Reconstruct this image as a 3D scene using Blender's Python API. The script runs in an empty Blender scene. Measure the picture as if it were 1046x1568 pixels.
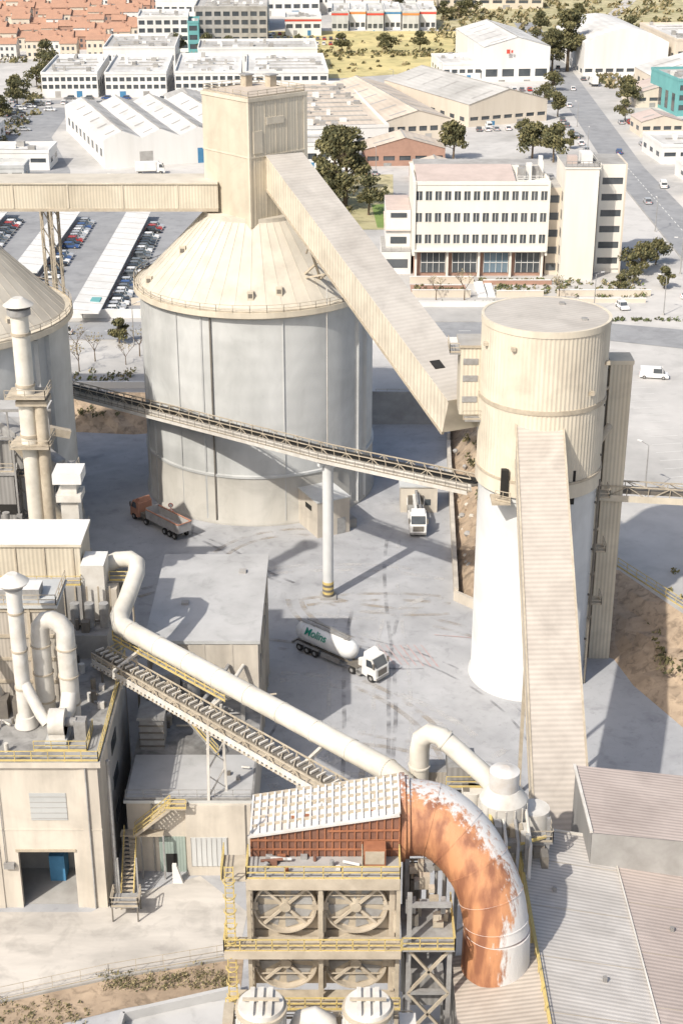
import bpy, math, random
from mathutils import Vector, Matrix
random.seed(7)
R=math.radians
scene=bpy.context.scene
# ------------------------------------------------------------ materials
MATS={}
def M(name,c1,c2=None,scale=1.0,rough=.85,bump=0.0,streak=False,corr=None,metal=0.0,big=.12,ramp=(.38,.62),aniso=None,spec=.3,spots=None):
    if name in MATS: return MATS[name]
    m=bpy.data.materials.new(name); m.use_nodes=True
    nt=m.node_tree; n=nt.nodes; l=nt.links
    bs=n['Principled BSDF']; bs.inputs['Roughness'].default_value=rough; bs.inputs['Metallic'].default_value=metal
    try: bs.inputs['Specular IOR Level'].default_value=spec
    except Exception: pass
    c2=c2 or tuple(x*.78 for x in c1)
    tc=n.new('ShaderNodeTexCoord')
    mp=n.new('ShaderNodeMapping'); l.new(tc.outputs['Object'],mp.inputs['Vector'])
    if streak: mp.inputs['Scale'].default_value=(1,1,.14)
    if aniso: mp.inputs['Scale'].default_value=aniso
    def noise(s,d,dist=0,vec=None):
        t=n.new('ShaderNodeTexNoise'); t.inputs['Scale'].default_value=s; t.inputs['Detail'].default_value=d
        t.inputs['Roughness'].default_value=.62; t.inputs['Distortion'].default_value=dist
        l.new(vec or mp.outputs[0],t.inputs['Vector']); return t
    a=noise(scale,5,.2); b=noise(scale*big,3,1.0)
    add=n.new('ShaderNodeMath'); add.operation='ADD'; l.new(a.outputs[0],add.inputs[0]); l.new(b.outputs[0],add.inputs[1])
    mr=n.new('ShaderNodeMapRange'); mr.inputs[1].default_value=ramp[0]*2; mr.inputs[2].default_value=ramp[1]*2
    l.new(add.outputs[0],mr.inputs[0])
    mx=n.new('ShaderNodeMix'); mx.data_type='RGBA'; l.new(mr.outputs[0],mx.inputs[0])
    mx.inputs[6].default_value=(*c1,1); mx.inputs[7].default_value=(*c2,1)
    col=mx.outputs[2]; h=a.outputs[0]; bstr=bump
    def scalecol(col,fac):
        vm=n.new('ShaderNodeVectorMath'); vm.operation='SCALE'; l.new(col,vm.inputs[0]); l.new(fac,vm.inputs['Scale']); return vm.outputs[0]
    if spots:
        for (sc,lo,hi,v0,v1) in spots:
            t=noise(sc,4,.6,tc.outputs['Object'])
            m2=n.new('ShaderNodeMapRange'); m2.inputs[1].default_value=lo; m2.inputs[2].default_value=hi; m2.inputs[3].default_value=v0; m2.inputs[4].default_value=v1
            l.new(t.outputs[0],m2.inputs[0]); col=scalecol(col,m2.outputs[0])
    if corr:
        d,per,amt=corr
        dp=n.new('ShaderNodeVectorMath'); dp.operation='DOT_PRODUCT'; l.new(tc.outputs['Object'],dp.inputs[0]); dp.inputs[1].default_value=d
        mu=n.new('ShaderNodeMath'); mu.operation='MULTIPLY'; mu.inputs[1].default_value=2*math.pi/per; l.new(dp.outputs['Value'],mu.inputs[0])
        si=n.new('ShaderNodeMath'); si.operation='SINE'; l.new(mu.outputs[0],si.inputs[0])
        m2=n.new('ShaderNodeMapRange'); m2.inputs[1].default_value=-1; m2.inputs[2].default_value=1; m2.inputs[3].default_value=1-amt; m2.inputs[4].default_value=1
        l.new(si.outputs[0],m2.inputs[0]); col=scalecol(col,m2.outputs[0]); h=si.outputs[0]; bstr=max(bump,.15)
    l.new(col,bs.inputs['Base Color'])
    if bstr>0:
        bp=n.new('ShaderNodeBump'); bp.inputs['Strength'].default_value=bstr; bp.inputs['Distance'].default_value=.05
        l.new(h,bp.inputs['Height']); l.new(bp.outputs[0],bs.inputs['Normal'])
    MATS[name]=m; return m
def S(name,c):
    m=bpy.data.materials.new(name); m.use_nodes=True; n=m.node_tree.nodes; l=m.node_tree.links; bs=n['Principled BSDF']; bs.inputs['Roughness'].default_value=.9
    t=n.new('ShaderNodeTexNoise'); t.inputs['Scale'].default_value=.5; t.inputs['Detail'].default_value=1
    tc=n.new('ShaderNodeTexCoord'); l.new(tc.outputs['Object'],t.inputs['Vector'])
    mx=n.new('ShaderNodeMix'); mx.data_type='RGBA'; l.new(t.outputs[0],mx.inputs[0]); mx.inputs[6].default_value=(*[x*.7 for x in c],1); mx.inputs[7].default_value=(*[x*1.3 for x in c],1)
    l.new(mx.outputs[2],bs.inputs['Base Color']); return m

grime=[(.22,.45,.7,1.03,.86)]
conc_w=M('silo_concrete',(.56,.57,.565),(.44,.45,.445),.22,aniso=(1,1,.35),corr=((0,0,1),2.6,.03),ramp=(.40,.60),spots=[(.09,.42,.62,1.04,.88),(1.2,.6,.75,1,.93)])
conc_b=M('silo_base_concrete',(.49,.475,.44),(.39,.375,.34),.3,streak=True,spots=grime)
conc_y=M('dusty_concrete',(.60,.55,.475),(.44,.40,.345),.5,streak=True,bump=.1,spots=grime,ramp=(.40,.60))
conc_g=M('grey_concrete',(.42,.41,.395),(.29,.28,.265),.5,bump=.1)
roof_dk=M('dirty_flat_roof',(.33,.325,.315),(.18,.175,.17),.35,bump=.1,ramp=(.42,.58),spots=[(.6,.5,.62,1,.75)])
conc_roof=M('concrete_roof',(.49,.49,.49),(.37,.37,.37),.25,bump=.1,spots=[(.5,.55,.7,1,.85)])
clad_cone=M('cone_render',(.58,.54,.465),(.48,.44,.375),.3,spots=grime)
cl_y=(.68,.62,.505); cl_y2=(.55,.49,.39)
clad_x=M('cladding_x',cl_y,cl_y2,.4,streak=True,corr=((1,0,0),.45,.2),spots=grime)
clad_d1=M('cladding_diag',cl_y,cl_y2,.4,streak=True,corr=((.743,.669,0),.5,.16),spots=grime)
clad_d_shade=M('cladding_diag_shaded',(.58,.53,.44),(.47,.43,.355),.4,streak=True,corr=((-.669,.743,0),.5,.16))  # darker copy of the diagonal cladding, with shade put into its colour
clad_c=M('cladding_plain',(.67,.61,.50),(.53,.475,.385),.5,streak=True,spots=grime)
gal_side=M('gallery_side',(.68,.62,.51),(.56,.50,.41),.4,corr=((.45,-.89,0),.9,.2),spots=grime)
gal_roof=M('gallery_roof',(.50,.47,.43),(.42,.39,.355),.4,corr=((.45,-.89,0),.7,.08),spots=grime)
gal_roof2=M('gallery_roof_b',(.53,.48,.425),(.44,.395,.35),.4,corr=((0,1,0),.5,.16),spots=grime)
steel_y=M('yellow_rail_paint',(.64,.49,.18),(.43,.35,.17),2)
steel_t=M('tan_steel',(.50,.44,.35),(.36,.31,.24),1.5)
steel_g=M('grey_steel',(.36,.36,.355),(.24,.23,.22),1.5,rough=.6)
steel_d=M('dark_steel',(.13,.12,.11),(.20,.18,.15),1.5,rough=.6)
white_p=M('white_paint',(.76,.755,.74),(.64,.63,.60),.6,rough=.5)
silo_p=M('silo_white_coat',(.66,.67,.67),(.55,.555,.55),.25,streak=True,rough=.6,spots=[(.15,.45,.65,1.03,.9)])
duct_w=M('duct_paint',(.66,.64,.60),(.49,.46,.41),.8,rough=.6)
pipe_y=M('cream_duct_paint',(.70,.67,.60),(.56,.525,.455),.6,rough=.6,spots=grime)
rust=M('rusty_steel',(.40,.17,.09),(.20,.085,.05),.7,rough=.75,bump=.2)
brown=M('brown_panel',(.26,.13,.09),(.16,.085,.062),1.2,rough=.8)
dustw=M('dust_crusted_metal',(.62,.61,.595),(.46,.40,.34),.7,rough=.9,bump=.2,ramp=(.45,.66))
dark=M('dark_opening',(.02,.02,.02),(.035,.033,.03),1)
glass=M('window_glass',(.05,.06,.07),(.10,.11,.12),.3,rough=.15,spec=.6)
glass_b=M('blue_glass',(.12,.18,.23),(.18,.24,.29),.3,rough=.15,spec=.6)
teal=M('teal_cladding',(.16,.40,.40),(.13,.33,.34),.3)
terra=M('terracotta_tiles',(.50,.29,.20),(.40,.235,.165),1.5,corr=((.7,.7,0),.6,.12))
terra_f=M('pinkish_roof',(.54,.45,.41),(.45,.375,.34),.5)
wwall=M('white_wall',(.74,.735,.72),(.64,.63,.605),.2,streak=True)
office_w=M('office_render',(.76,.73,.665),(.68,.645,.58),.4,streak=True)
cream=M('cream_wall',(.65,.585,.495),(.57,.505,.42),.3,streak=True)
rs=[(.05,.45,.62,1.02,.85),(.5,.55,.7,1,.92)]
wroof=M('white_roof',(.70,.695,.68),(.55,.54,.52),.08,corr=((1,0,0),3.0,.08),spots=rs)
groof=M('grey_roof',(.54,.53,.51),(.43,.42,.40),.08,corr=((1,0,0),2.0,.08),spots=rs)
troof=M('tan_roof',(.64,.56,.475),(.54,.465,.385),.08,corr=((1,0,0),2.0,.08),spots=rs)
hall_a=M('hall_roof_pale',(.60,.57,.54),(.49,.46,.43),.3,corr=((.06,1,0),.42,.28),spots=grime)
hall_b=M('hall_roof_pink',(.53,.455,.415),(.45,.38,.345),.3,corr=((.06,1,0),.42,.28),spots=grime)
hall_c=M('hall_roof_lower',(.54,.48,.42),(.43,.375,.32),.4,corr=((.06,1,0),.42,.28),spots=grime)
brick=M('brick_wall',(.42,.26,.20),(.34,.21,.16),1)
redp=M('red_paint',(.60,.09,.06),(.50,.08,.06),1)
orangep=M('orange_paint',(.66,.26,.08),(.56,.2,.07),1)
bluep=M('blue_paint',(.08,.24,.42),None,1)
greenp=M('green_paint',(.03,.28,.20),None,1)
tyre=M('tyre_rubber',(.03,.03,.03),(.05,.048,.045),3)
asph=M('asphalt',(.33,.335,.345),(.255,.26,.27),.25,spots=[(.3,.5,.65,1,.88)])
yardm=M('yard_concrete',(.42,.425,.44),(.335,.34,.355),.25,bump=.12,big=.2,ramp=(.40,.60),spots=[(.05,.42,.62,.94,1.12),(.35,.55,.68,1,.84),(1.4,.58,.7,1,.86)])  # shade over the yard is put into this darker, bluish base colour
upm=M('dusty_paving',(.54,.525,.505),(.43,.42,.405),.2,big=.1,spots=[(.02,.42,.6,1.04,.86),(.3,.55,.68,1,.9)])
earth=M('earth_bank',(.42,.325,.235),(.26,.20,.145),.5,bump=.5,spots=[(.9,.5,.64,1.1,.72)])
dust=M('pale_dust_road',(.55,.52,.48),(.38,.36,.335),.3,bump=.12,aniso=(.3,1,1),ramp=(.42,.60),spots=[(.4,.5,.66,1.03,.85)])
dry=M('dry_grass',(.66,.55,.27),(.46,.41,.20),.08,big=.2,spots=[(.15,.5,.66,1,.7)])
scrubg=M('scrub_ground',(.52,.46,.29),(.33,.31,.17),.07,big=.3,spots=[(.2,.5,.62,1.05,.7)])
lawn=M('lawn',(.22,.30,.09),(.16,.23,.07),.5)
linep=M('road_paint',(.76,.76,.74),(.62,.62,.60),2)
leafA=S('foliage_light',(.17,.155,.07)); leafB=S('foliage_dark',(.08,.083,.04)); leafC=S('foliage_green',(.115,.15,.055)); leafD=S('dry_foliage',(.31,.26,.15))
bark=M('bark',(.18,.14,.10),(.12,.09,.065),4)
def track_mat(name,c,amt):
    m=bpy.data.materials.new(name); m.use_nodes=True; n=m.node_tree.nodes; l=m.node_tree.links; bs=n['Principled BSDF']; bs.inputs['Roughness'].default_value=.9; bs.inputs['Base Color'].default_value=(*c,1)
    tc=n.new('ShaderNodeTexCoord'); t=n.new('ShaderNodeTexNoise'); t.inputs['Scale'].default_value=.35; t.inputs['Detail'].default_value=6; l.new(tc.outputs['Object'],t.inputs['Vector'])
    mr=n.new('ShaderNodeMapRange'); mr.inputs[1].default_value=.42; mr.inputs[2].default_value=.68; mr.inputs[3].default_value=0; mr.inputs[4].default_value=amt; l.new(t.outputs[0],mr.inputs[0]); l.new(mr.outputs[0],bs.inputs['Alpha']); return m
trk_d=track_mat('tyre_rubber_mark',(.17,.17,.18),.55); trk_l=track_mat('cement_dust_mark',(.62,.61,.60),.6); trk_b=track_mat('brown_dust_mark',(.42,.37,.31),.6)
# ------------------------------------------------------------ mesh builder
class B:
    def __init__(s,name,loc=(0,0,0),rz=0):
        s.name=name; s.v=[]; s.f=[]; s.m=[]; s.s=[]; s.mats=[]; s.loc=loc; s.rz=rz; s.T=None
    def mi(s,mat):
        if mat not in s.mats: s.mats.append(mat)
        return s.mats.index(mat)
    def add(s,vs,fs,mat,smooth=False):
        o=len(s.v)
        for p in vs:
            if s.T is not None: p=s.T@Vector(p)
            s.v.append((p[0],p[1],p[2]))
        k=s.mi(mat)
        for f in fs: s.f.append([i+o for i in f]); s.m.append(k); s.s.append(smooth)
    def box(s,x0,x1,y0,y1,z0,z1,mat,top=None):
        vs=[(x0,y0,z0),(x1,y0,z0),(x1,y1,z0),(x0,y1,z0),(x0,y0,z1),(x1,y0,z1),(x1,y1,z1),(x0,y1,z1)]
        s.add(vs,[(3,2,1,0),(0,1,5,4),(1,2,6,5),(2,3,7,6),(3,0,4,7)],mat)
        s.add(vs[4:],[(0,1,2,3)],top or mat)
    def prism(s,poly,z0,z1,mat,top=None):
        n=len(poly); vs=[(x,y,z0) for x,y in poly]+[(x,y,z1) for x,y in poly]
        s.add(vs,[(i,(i+1)%n,(i+1)%n+n,i+n) for i in range(n)],mat)
        s.add([(x,y,z1) for x,y in poly],[tuple(range(n))],top or mat)
    def prof(s,pts,y0,y1,mat):
        n=len(pts); vs=[(x,y0,z) for x,z in pts]+[(x,y1,z) for x,z in pts]
        s.add(vs,[tuple(range(n)),tuple(range(2*n-1,n-1,-1))]+[(i,i+n,(i+1)%n+n,(i+1)%n) for i in range(n)],mat)
    def quad(s,pts,mat): s.add(pts,[tuple(range(len(pts)))],mat)
    def frame(s,p0,p1):
        d=(Vector(p1)-Vector(p0)); L=d.length; d.normalize()
        up=Vector((0,0,1)) if abs(d.z)<.98 else Vector((0,1,0))
        a=d.cross(up).normalized(); b=a.cross(d).normalized(); return d,a,b,L
    def beam(s,p0,p1,w,h,mat,top=None):
        d,a,b,L=s.frame(p0,p1); p0=Vector(p0); p1=Vector(p1); vs=[]
        for p in (p0,p1):
            for i,j in ((-1,-1),(1,-1),(1,1),(-1,1)): vs.append(p+a*(i*w/2)+b*(j*h/2))
        s.add(vs,[(0,1,2,3),(7,6,5,4),(0,4,5,1),(1,5,6,2),(3,7,4,0)],mat); s.add([vs[2],vs[6],vs[7],vs[3]],[(0,1,2,3)],top or mat)
    def cyl(s,p0,p1,r0,r1=None,n=16,mat=None,caps=True):
        r1=r0 if r1 is None else r1
        d,a,b,L=s.frame(p0,p1); p0=Vector(p0); p1=Vector(p1); vs=[]
        for p,r in ((p0,r0),(p1,r1)):
            for i in range(n):
                t=2*math.pi*i/n; vs.append(p+a*(r*math.cos(t))+b*(r*math.sin(t)))
        s.add(vs,[(i,(i+1)%n,(i+1)%n+n,i+n) for i in range(n)],mat,True)
        if caps: s.add(vs,[tuple(range(n)),tuple(range(2*n-1,n-1,-1))],mat)
    def tube(s,path,r,n=16,mat=None,caps=True):
        P=[Vector(p) for p in path]; rs=r if isinstance(r,(list,tuple)) else [r]*len(P); vs=[]; a=None
        for i,p in enumerate(P):
            d=(P[min(i+1,len(P)-1)]-P[max(i-1,0)]).normalized()
            if a is None:
                up=Vector((0,0,1)) if abs(d.z)<.98 else Vector((0,1,0)); a=d.cross(up).normalized()
            else: a=(a-d*a.dot(d)).normalized()
            b=d.cross(a)
            for k in range(n):
                t=2*math.pi*k/n; vs.append(p+a*(rs[i]*math.cos(t))+b*(rs[i]*math.sin(t)))
        fs=[(i*n+k,i*n+(k+1)%n,(i+1)*n+(k+1)%n,(i+1)*n+k) for i in range(len(P)-1) for k in range(n)]
        s.add(vs,fs,mat,True)
        if caps: s.add(vs,[tuple(range(n)),tuple(range((len(P)-1)*n,len(P)*n))],mat)
    def lathe(s,cx,cy,prof,n,mat,smooth=True,rib=0):
        vs=[]
        for r,z in prof:
            for k in range(n):
                t=2*math.pi*k/n; rr=r+(rib if k%2 else 0); vs.append((cx+rr*math.cos(t),cy+rr*math.sin(t),z))
        fs=[(i*n+k,i*n+(k+1)%n,(i+1)*n+(k+1)%n,(i+1)*n+k) for i in range(len(prof)-1) for k in range(n)]
        s.add(vs,fs,mat,smooth)
    def disc(s,cx,cy,r,z,n,mat):
        s.add([(cx+r*math.cos(2*math.pi*k/n),cy+r*math.sin(2*math.pi*k/n),z) for k in range(n)],[tuple(range(n))],mat)
    def rail(s,pts,mat,h=1.1,sp=1.6,t=.07):
        for p,q in zip(pts[:-1],pts[1:]):
            p=Vector(p); q=Vector(q); L=(q-p).length; k=max(1,int(L/sp))
            for i in range(k+1):
                c=p.lerp(q,i/k); s.beam(c,c+Vector((0,0,h)),t,t,mat)
            for hh in (h,h*.55): s.beam(p+Vector((0,0,hh)),q+Vector((0,0,hh)),t,t,mat)
            s.beam(p+Vector((0,0,.12)),q+Vector((0,0,.12)),t*.6,.2,mat)
    def truss(s,p0,p1,w,h,mat,n=8,t=.14):
        d,a,b,L=s.frame(p0,p1); p0=Vector(p0); p1=Vector(p1)
        for i,j in ((-1,-1),(1,-1),(1,1),(-1,1)): s.beam(p0+a*(i*w/2)+b*(j*h/2),p1+a*(i*w/2)+b*(j*h/2),t,t,mat)
        for k in range(n):
            q0=p0.lerp(p1,k/n); q1=p0.lerp(p1,(k+1)/n)
            for i in (-1,1):
                s.beam(q0+a*(i*w/2)-b*(h/2),q0+a*(i*w/2)+b*(h/2),t*.7,t*.7,mat)
                s0=-1 if k%2 else 1
                s.beam(q0+a*(i*w/2)+b*(s0*h/2),q1+a*(i*w/2)-b*(s0*h/2),t*.7,t*.7,mat)
            s.beam(q0-a*(w/2)+b*(h/2),q1+a*(w/2)+b*(h/2),t*.7,t*.7,mat)
    def facade(s,x0,x1,y,z0,z1,cols,rows,wf,hf,wall,gl=None,th=.3,mull=True):
        gl=gl or glass; cw=(x1-x0)/cols; rh=(z1-z0)/rows; ww=cw*wf; wh=rh*hf
        s.quad([(x0,y+th*.8,z0),(x1,y+th*.8,z0),(x1,y+th*.8,z1),(x0,y+th*.8,z1)],gl)
        for r in range(rows+1):
            a=z0 if r==0 else z0+r*rh-(rh-wh)/2; b=z1 if r==rows else z0+r*rh+(rh-wh)/2
            s.box(x0,x1,y,y+th,a,b,wall)
        for r in range(rows):
            a=z0+r*rh+(rh-wh)/2; b=a+wh
            for c in range(cols+1):
                p=x0 if c==0 else x0+c*cw-(cw-ww)/2; q=x1 if c==cols else x0+c*cw+(cw-ww)/2
                s.box(p,q,y+.003,y+th,a,b,wall)
            if mull:
                for c in range(cols):
                    xm=x0+(c+.5)*cw; s.box(xm-.05,xm+.05,y+th*.5,y+th*.7,a,b,white_p)
                s.box(x0,x1,y-.06,y+.05,a-.1,a,wall)
    def done(s,parent=None):
        me=bpy.data.meshes.new(s.name); me.from_pydata(s.v,[],s.f)
        for m in s.mats: me.materials.append(m)
        me.polygons.foreach_set('material_index',s.m); me.polygons.foreach_set('use_smooth',s.s); me.update()
        o=bpy.data.objects.new(s.name,me); scene.collection.objects.link(o); o.location=s.loc; o.rotation_euler=(0,0,s.rz)
        if parent: o.parent=parent
        return o
def inst(name,src,loc,rz=0,sc=1):
    o=bpy.data.objects.new(name,src.data); scene.collection.objects.link(o); o.location=loc; o.rotation_euler=(0,0,rz)
    o.scale=sc if isinstance(sc,tuple) else (sc,sc,sc); return o
def clutter(b,x0,x1,y0,y1,z,n_,smax=1.2,hmax=1.2,mats=None):
    for i in range(n_):
        x=random.uniform(x0,x1);y=random.uniform(y0,y1);s1=random.uniform(.25,smax);s2=random.uniform(.25,smax);h_=random.uniform(.2,hmax);m_=random.choice(mats or [steel_g,steel_d,steel_t,duct_w])
        if random.random()<.6: b.box(x,x+s1,y,y+s2,z,z+h_,m_)
        elif random.random()<.5: b.cyl((x,y,z),(x,y,z+h_*1.5),s1*.35,s1*.35,10,m_)
        else: b.cyl((x,y,z+.3),(x+s1*3,y+random.uniform(-1,1),z+.3),.12,.12,8,m_)
UP=5.0
# ------------------------------------------------------------ ground
low=[(-3000,246),(-300,246),(-60,246),(-36,243),(-13,248),(5.4,248),(19,248),(18.4,236),(15.9,181),(18,178),(26,171),(34.2,164.8),(35.5,158.4),(39.6,148.8),(60,125),(120,90),(3000,60)]
high=[(-3000,254),(-300,254),(-60,253),(-44,251),(-13,250),(5.4,248.6),(20.5,248.7),(22.5,236),(21.5,187),(24,184),(29,181),(37,180),(43,167.6),(51,155),(70,133),(130,96),(3000,68)]
g=B('ground')
n=len(low)
g.quad([(x,y,0) for x,y in low]+[(3000,-500,0),(-3000,-500,0)],yardm)
for i in range(n-1):
    a,b,c,d=low[i],low[i+1],high[i+1],high[i]
    m_=conc_g if i in(4,5) else earth
    if i in (0,n-2): nx=1
    else: nx=max(1,int(math.hypot(b[0]-a[0],b[1]-a[1])/1.5))
    K=6
    def pt(u,t):
        x=(a[0]+(b[0]-a[0])*u)*(1-t)+(d[0]+(c[0]-d[0])*u)*t; y=(a[1]+(b[1]-a[1])*u)*(1-t)+(d[1]+(c[1]-d[1])*u)*t
        j=0 if (t in(0,1) or m_ is conc_g or u in(0,1)) else math.sin(x*1.3+y*.7)*.3+math.sin(x*.5-y*1.1)*.25+math.sin(x*3.1+y*2.3)*.12
        return (x,y,UP*t+j)
    for ii in range(nx):
        for k in range(K): g.quad([pt(ii/nx,k/K),pt((ii+1)/nx,k/K),pt((ii+1)/nx,(k+1)/K),pt(ii/nx,(k+1)/K)],m_)
g.quad([(x,y,UP) for x,y in reversed(high)]+[(-3000,3000,UP),(3000,3000,UP)],upm)
g.done()
def sheet(name,poly,z,mat):
    b=B(name); b.quad([(x,y,z) for x,y in poly],mat); return b.done()
sheet('dry_field',[(-34,632),(0,634),(22,645),(40,640),(62,655),(75,700),(66,800),(-60,800),(-62,745),(-30,700)],UP+.03,dry)
sheet('scrub_hillside',[(72,700),(100,705),(128,720),(240,760),(300,1300),(40,1300),(45,815),(70,800)],UP+.04,scrubg)
sheet('dirt_track',[(100,720),(104,720),(118,800),(150,860),(190,1000),(182,1000),(144,864),(113,803)],UP+.08,dust)
sheet('grass_verge',[(-4,372),(13,372),(15,440),(-24,440),(-20,385)],UP+.03,scrubg)
sheet('lawn_strip',[(9,374),(14,374),(14.5,402),(8,400)],UP+.05,lawn)
sheet('lawn_strip',[(14,405),(30,405),(31,409),(14,410)],UP+.05,lawn)
sheet('car_park_asphalt',[(-140,297),(-36,297),(-33,392),(-140,392)],UP+.03,asph)
sheet('yard_asphalt',[(-130,400),(-72,400),(-80,446),(-95,500),(-98,560),(-130,560)],UP+.03,asph)
r=B('road')
r.quad([(-160,281,UP+.04),(51,281,UP+.04),(51,293,UP+.04),(-160,293,UP+.04)],asph)
r.quad([(80,200,UP+.045),(92,200,UP+.045),(90,450,UP+.045),(104,840,UP+.045),(92,840,UP+.045),(79,450,UP+.045)],asph)
r.quad([(51,281,UP+.05),(80,270,UP+.05),(80,284,UP+.05),(51,293,UP+.05)],asph)
r.quad([(-130,568,UP+.05),(78,575,UP+.05),(78,582,UP+.05),(-130,576,UP+.05)],asph)
for i in range(38): r.quad([(-155+i*5.4,286.9,UP+.055),(-152.6+i*5.4,286.9,UP+.055),(-152.6+i*5.4,287.1,UP+.055),(-155+i*5.4,287.1,UP+.055)],linep)
for i in range(60): r.quad([(84.9,215+i*4,UP+.06),(85.1,215+i*4,UP+.06),(85.1,217+i*4,UP+.06),(84.9,217+i*4,UP+.06)],linep)
r.done()
k=B('kerb')
for (x0,x1,y) in ((-160,-44,293),(-36,50,293),(-160,50,281)): k.box(x0,x1,y-.1,y+.1,UP,UP+.15,conc_g)
k.box(79,79.3,200,270,UP,UP+.15,conc_g); k.box(79,79.3,290,450,UP,UP+.15,conc_g); k.done()
lot=B('parking_markings')
for i in range(16):
    for rr in range(3):
        x0=50+rr*11; y0=205+i*3.4; lot.quad([(x0,y0,UP+.03),(x0+5,y0+.8,UP+.03),(x0+5,y0+.92,UP+.03),(x0,y0+.12,UP+.03)],linep)
for i in range(36): lot.quad([(-50.5,295.6+i*2.75,UP+.05),(-46,295.6+i*2.75,UP+.05),(-46,295.72+i*2.75,UP+.05),(-50.5,295.72+i*2.75,UP+.05)],linep)
lot.done()
sheet('dust_road',[(-60,100),(-33,103),(-21,107),(-9.5,110),(-9,116),(-14,121.5),(-22,118),(-24,116),(-60,116)],.02,dust)
sheet('verge_ground',[(-60,90),(-30,99),(-19,103),(-9,105.5),(-9,109.5),(-21,106.6),(-33,102.6),(-60,99.5)],.03,earth)
sheet('concrete_slab',[(-20,80),(-6,80),(-6,104.8),(-18,102.5)],.035,conc_roof)
kw=B('kerb')
for p,q in (((-60,99.7,.1),(-33,102.8,.1)),((-33,102.8,.1),(-21,106.8,.1)),((-21,106.8,.1),(-9,109.7,.1))): kw.beam(p,q,.3,.25,conc_g)
for p,q in (((-19,101.5,.5),(-9,104.8,.5)),((-19,101.5,.5),(-20,85,.5))): kw.beam(p,q,.4,1.0,conc_roof)
kw.done()
# tyre marks and cement-dust trails left by trucks turning in the yard
tt=B('tyre_tracks')
def trail(P,wid,mat,z):
    L=[];Rr_=[]
    for i in range(len(P)):
        p=Vector((*P[i],0)); d=Vector((*P[min(i+1,len(P)-1)],0))-Vector((*P[max(i-1,0)],0)); d.normalize(); s_=Vector((-d.y,d.x,0))*wid/2
        L.append((p+s_)+Vector((0,0,z))); Rr_.append((p-s_)+Vector((0,0,z)))
    for i in range(len(P)-1): tt.quad([L[i],Rr_[i],Rr_[i+1],L[i+1]],mat)
zt=.006
for i in range(34):
    kind=i%3
    cxx=random.uniform(-22,16); cyy=random.uniform(120,205); rad=random.uniform(9,38); a0=random.uniform(0,6.28); sw=random.uniform(.7,1.7)
    off_=random.uniform(.85,1.0)
    mat=[trk_l,trk_d,trk_b][kind]; w_=[.9,.35,.7][kind]
    for s_ in(-off_,off_):
        P=[]
        for j in range(26):
            a=a0+sw*j/25; x=cxx+(rad+s_)*math.cos(a); y=cyy+(rad+s_)*math.sin(a)
            if math.hypot(x-22.8,y-161.6)<7.8 or math.hypot(x+12.9,y-222.9)<18.8 or x>33 or x<-28 or y<124 or (x<-8.5 and y<163.5) or (x>15 and y>176) or y>243:
                if len(P)>2: trail(P,w_,mat,zt); zt+=.0007
                P=[]
            else: P.append((x,y))
        if len(P)>2: trail(P,w_,mat,zt); zt+=.0007
for (x0_,y0_,x1_,y1_) in ((-5,112,2,178),(-1,112,8,176),(4,124,9,200),(-28,206,-6,186),(24,128,42,110),(26,136,48,122)):
    for s_ in(-.9,.9):
        P=[(x0_+(x1_-x0_)*j/20+s_+math.sin(j*.25)*1.5,y0_+(y1_-y0_)*j/20) for j in range(21)]; trail(P,.5,random.choice([trk_l,trk_d]),zt); zt+=.0007
tt.done()
h=B('yard_markings'); red_line=M('worn_red_paint',(.48,.30,.29),(.42,.40,.40),2)
for i in range(7): 
    x=6.5+i*.9; h.quad([(x,163.5-i*.1,.07),(x+.25,163.3-i*.1,.07),(x-1.6,168.3,.07),(x-1.85,168.5,.07)],red_line)
h.quad([(12,171,.072),(18,170,.072),(18,170.2,.072),(12,171.2,.072)],red_line)
h.done()
sg=B('traffic_sign',(-25.6,206.2,0)); sg.cyl((0,0,0),(0,0,3.2),.05,.05,8,steel_g)
for z in(2.0,2.9): sg.cyl((0,-.06,z),(0,-.1,z),.38,.38,20,redp); sg.cyl((0,-.1,z),(0,-.11,z),.28,.28,20,white_p)
sg.done()
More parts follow.
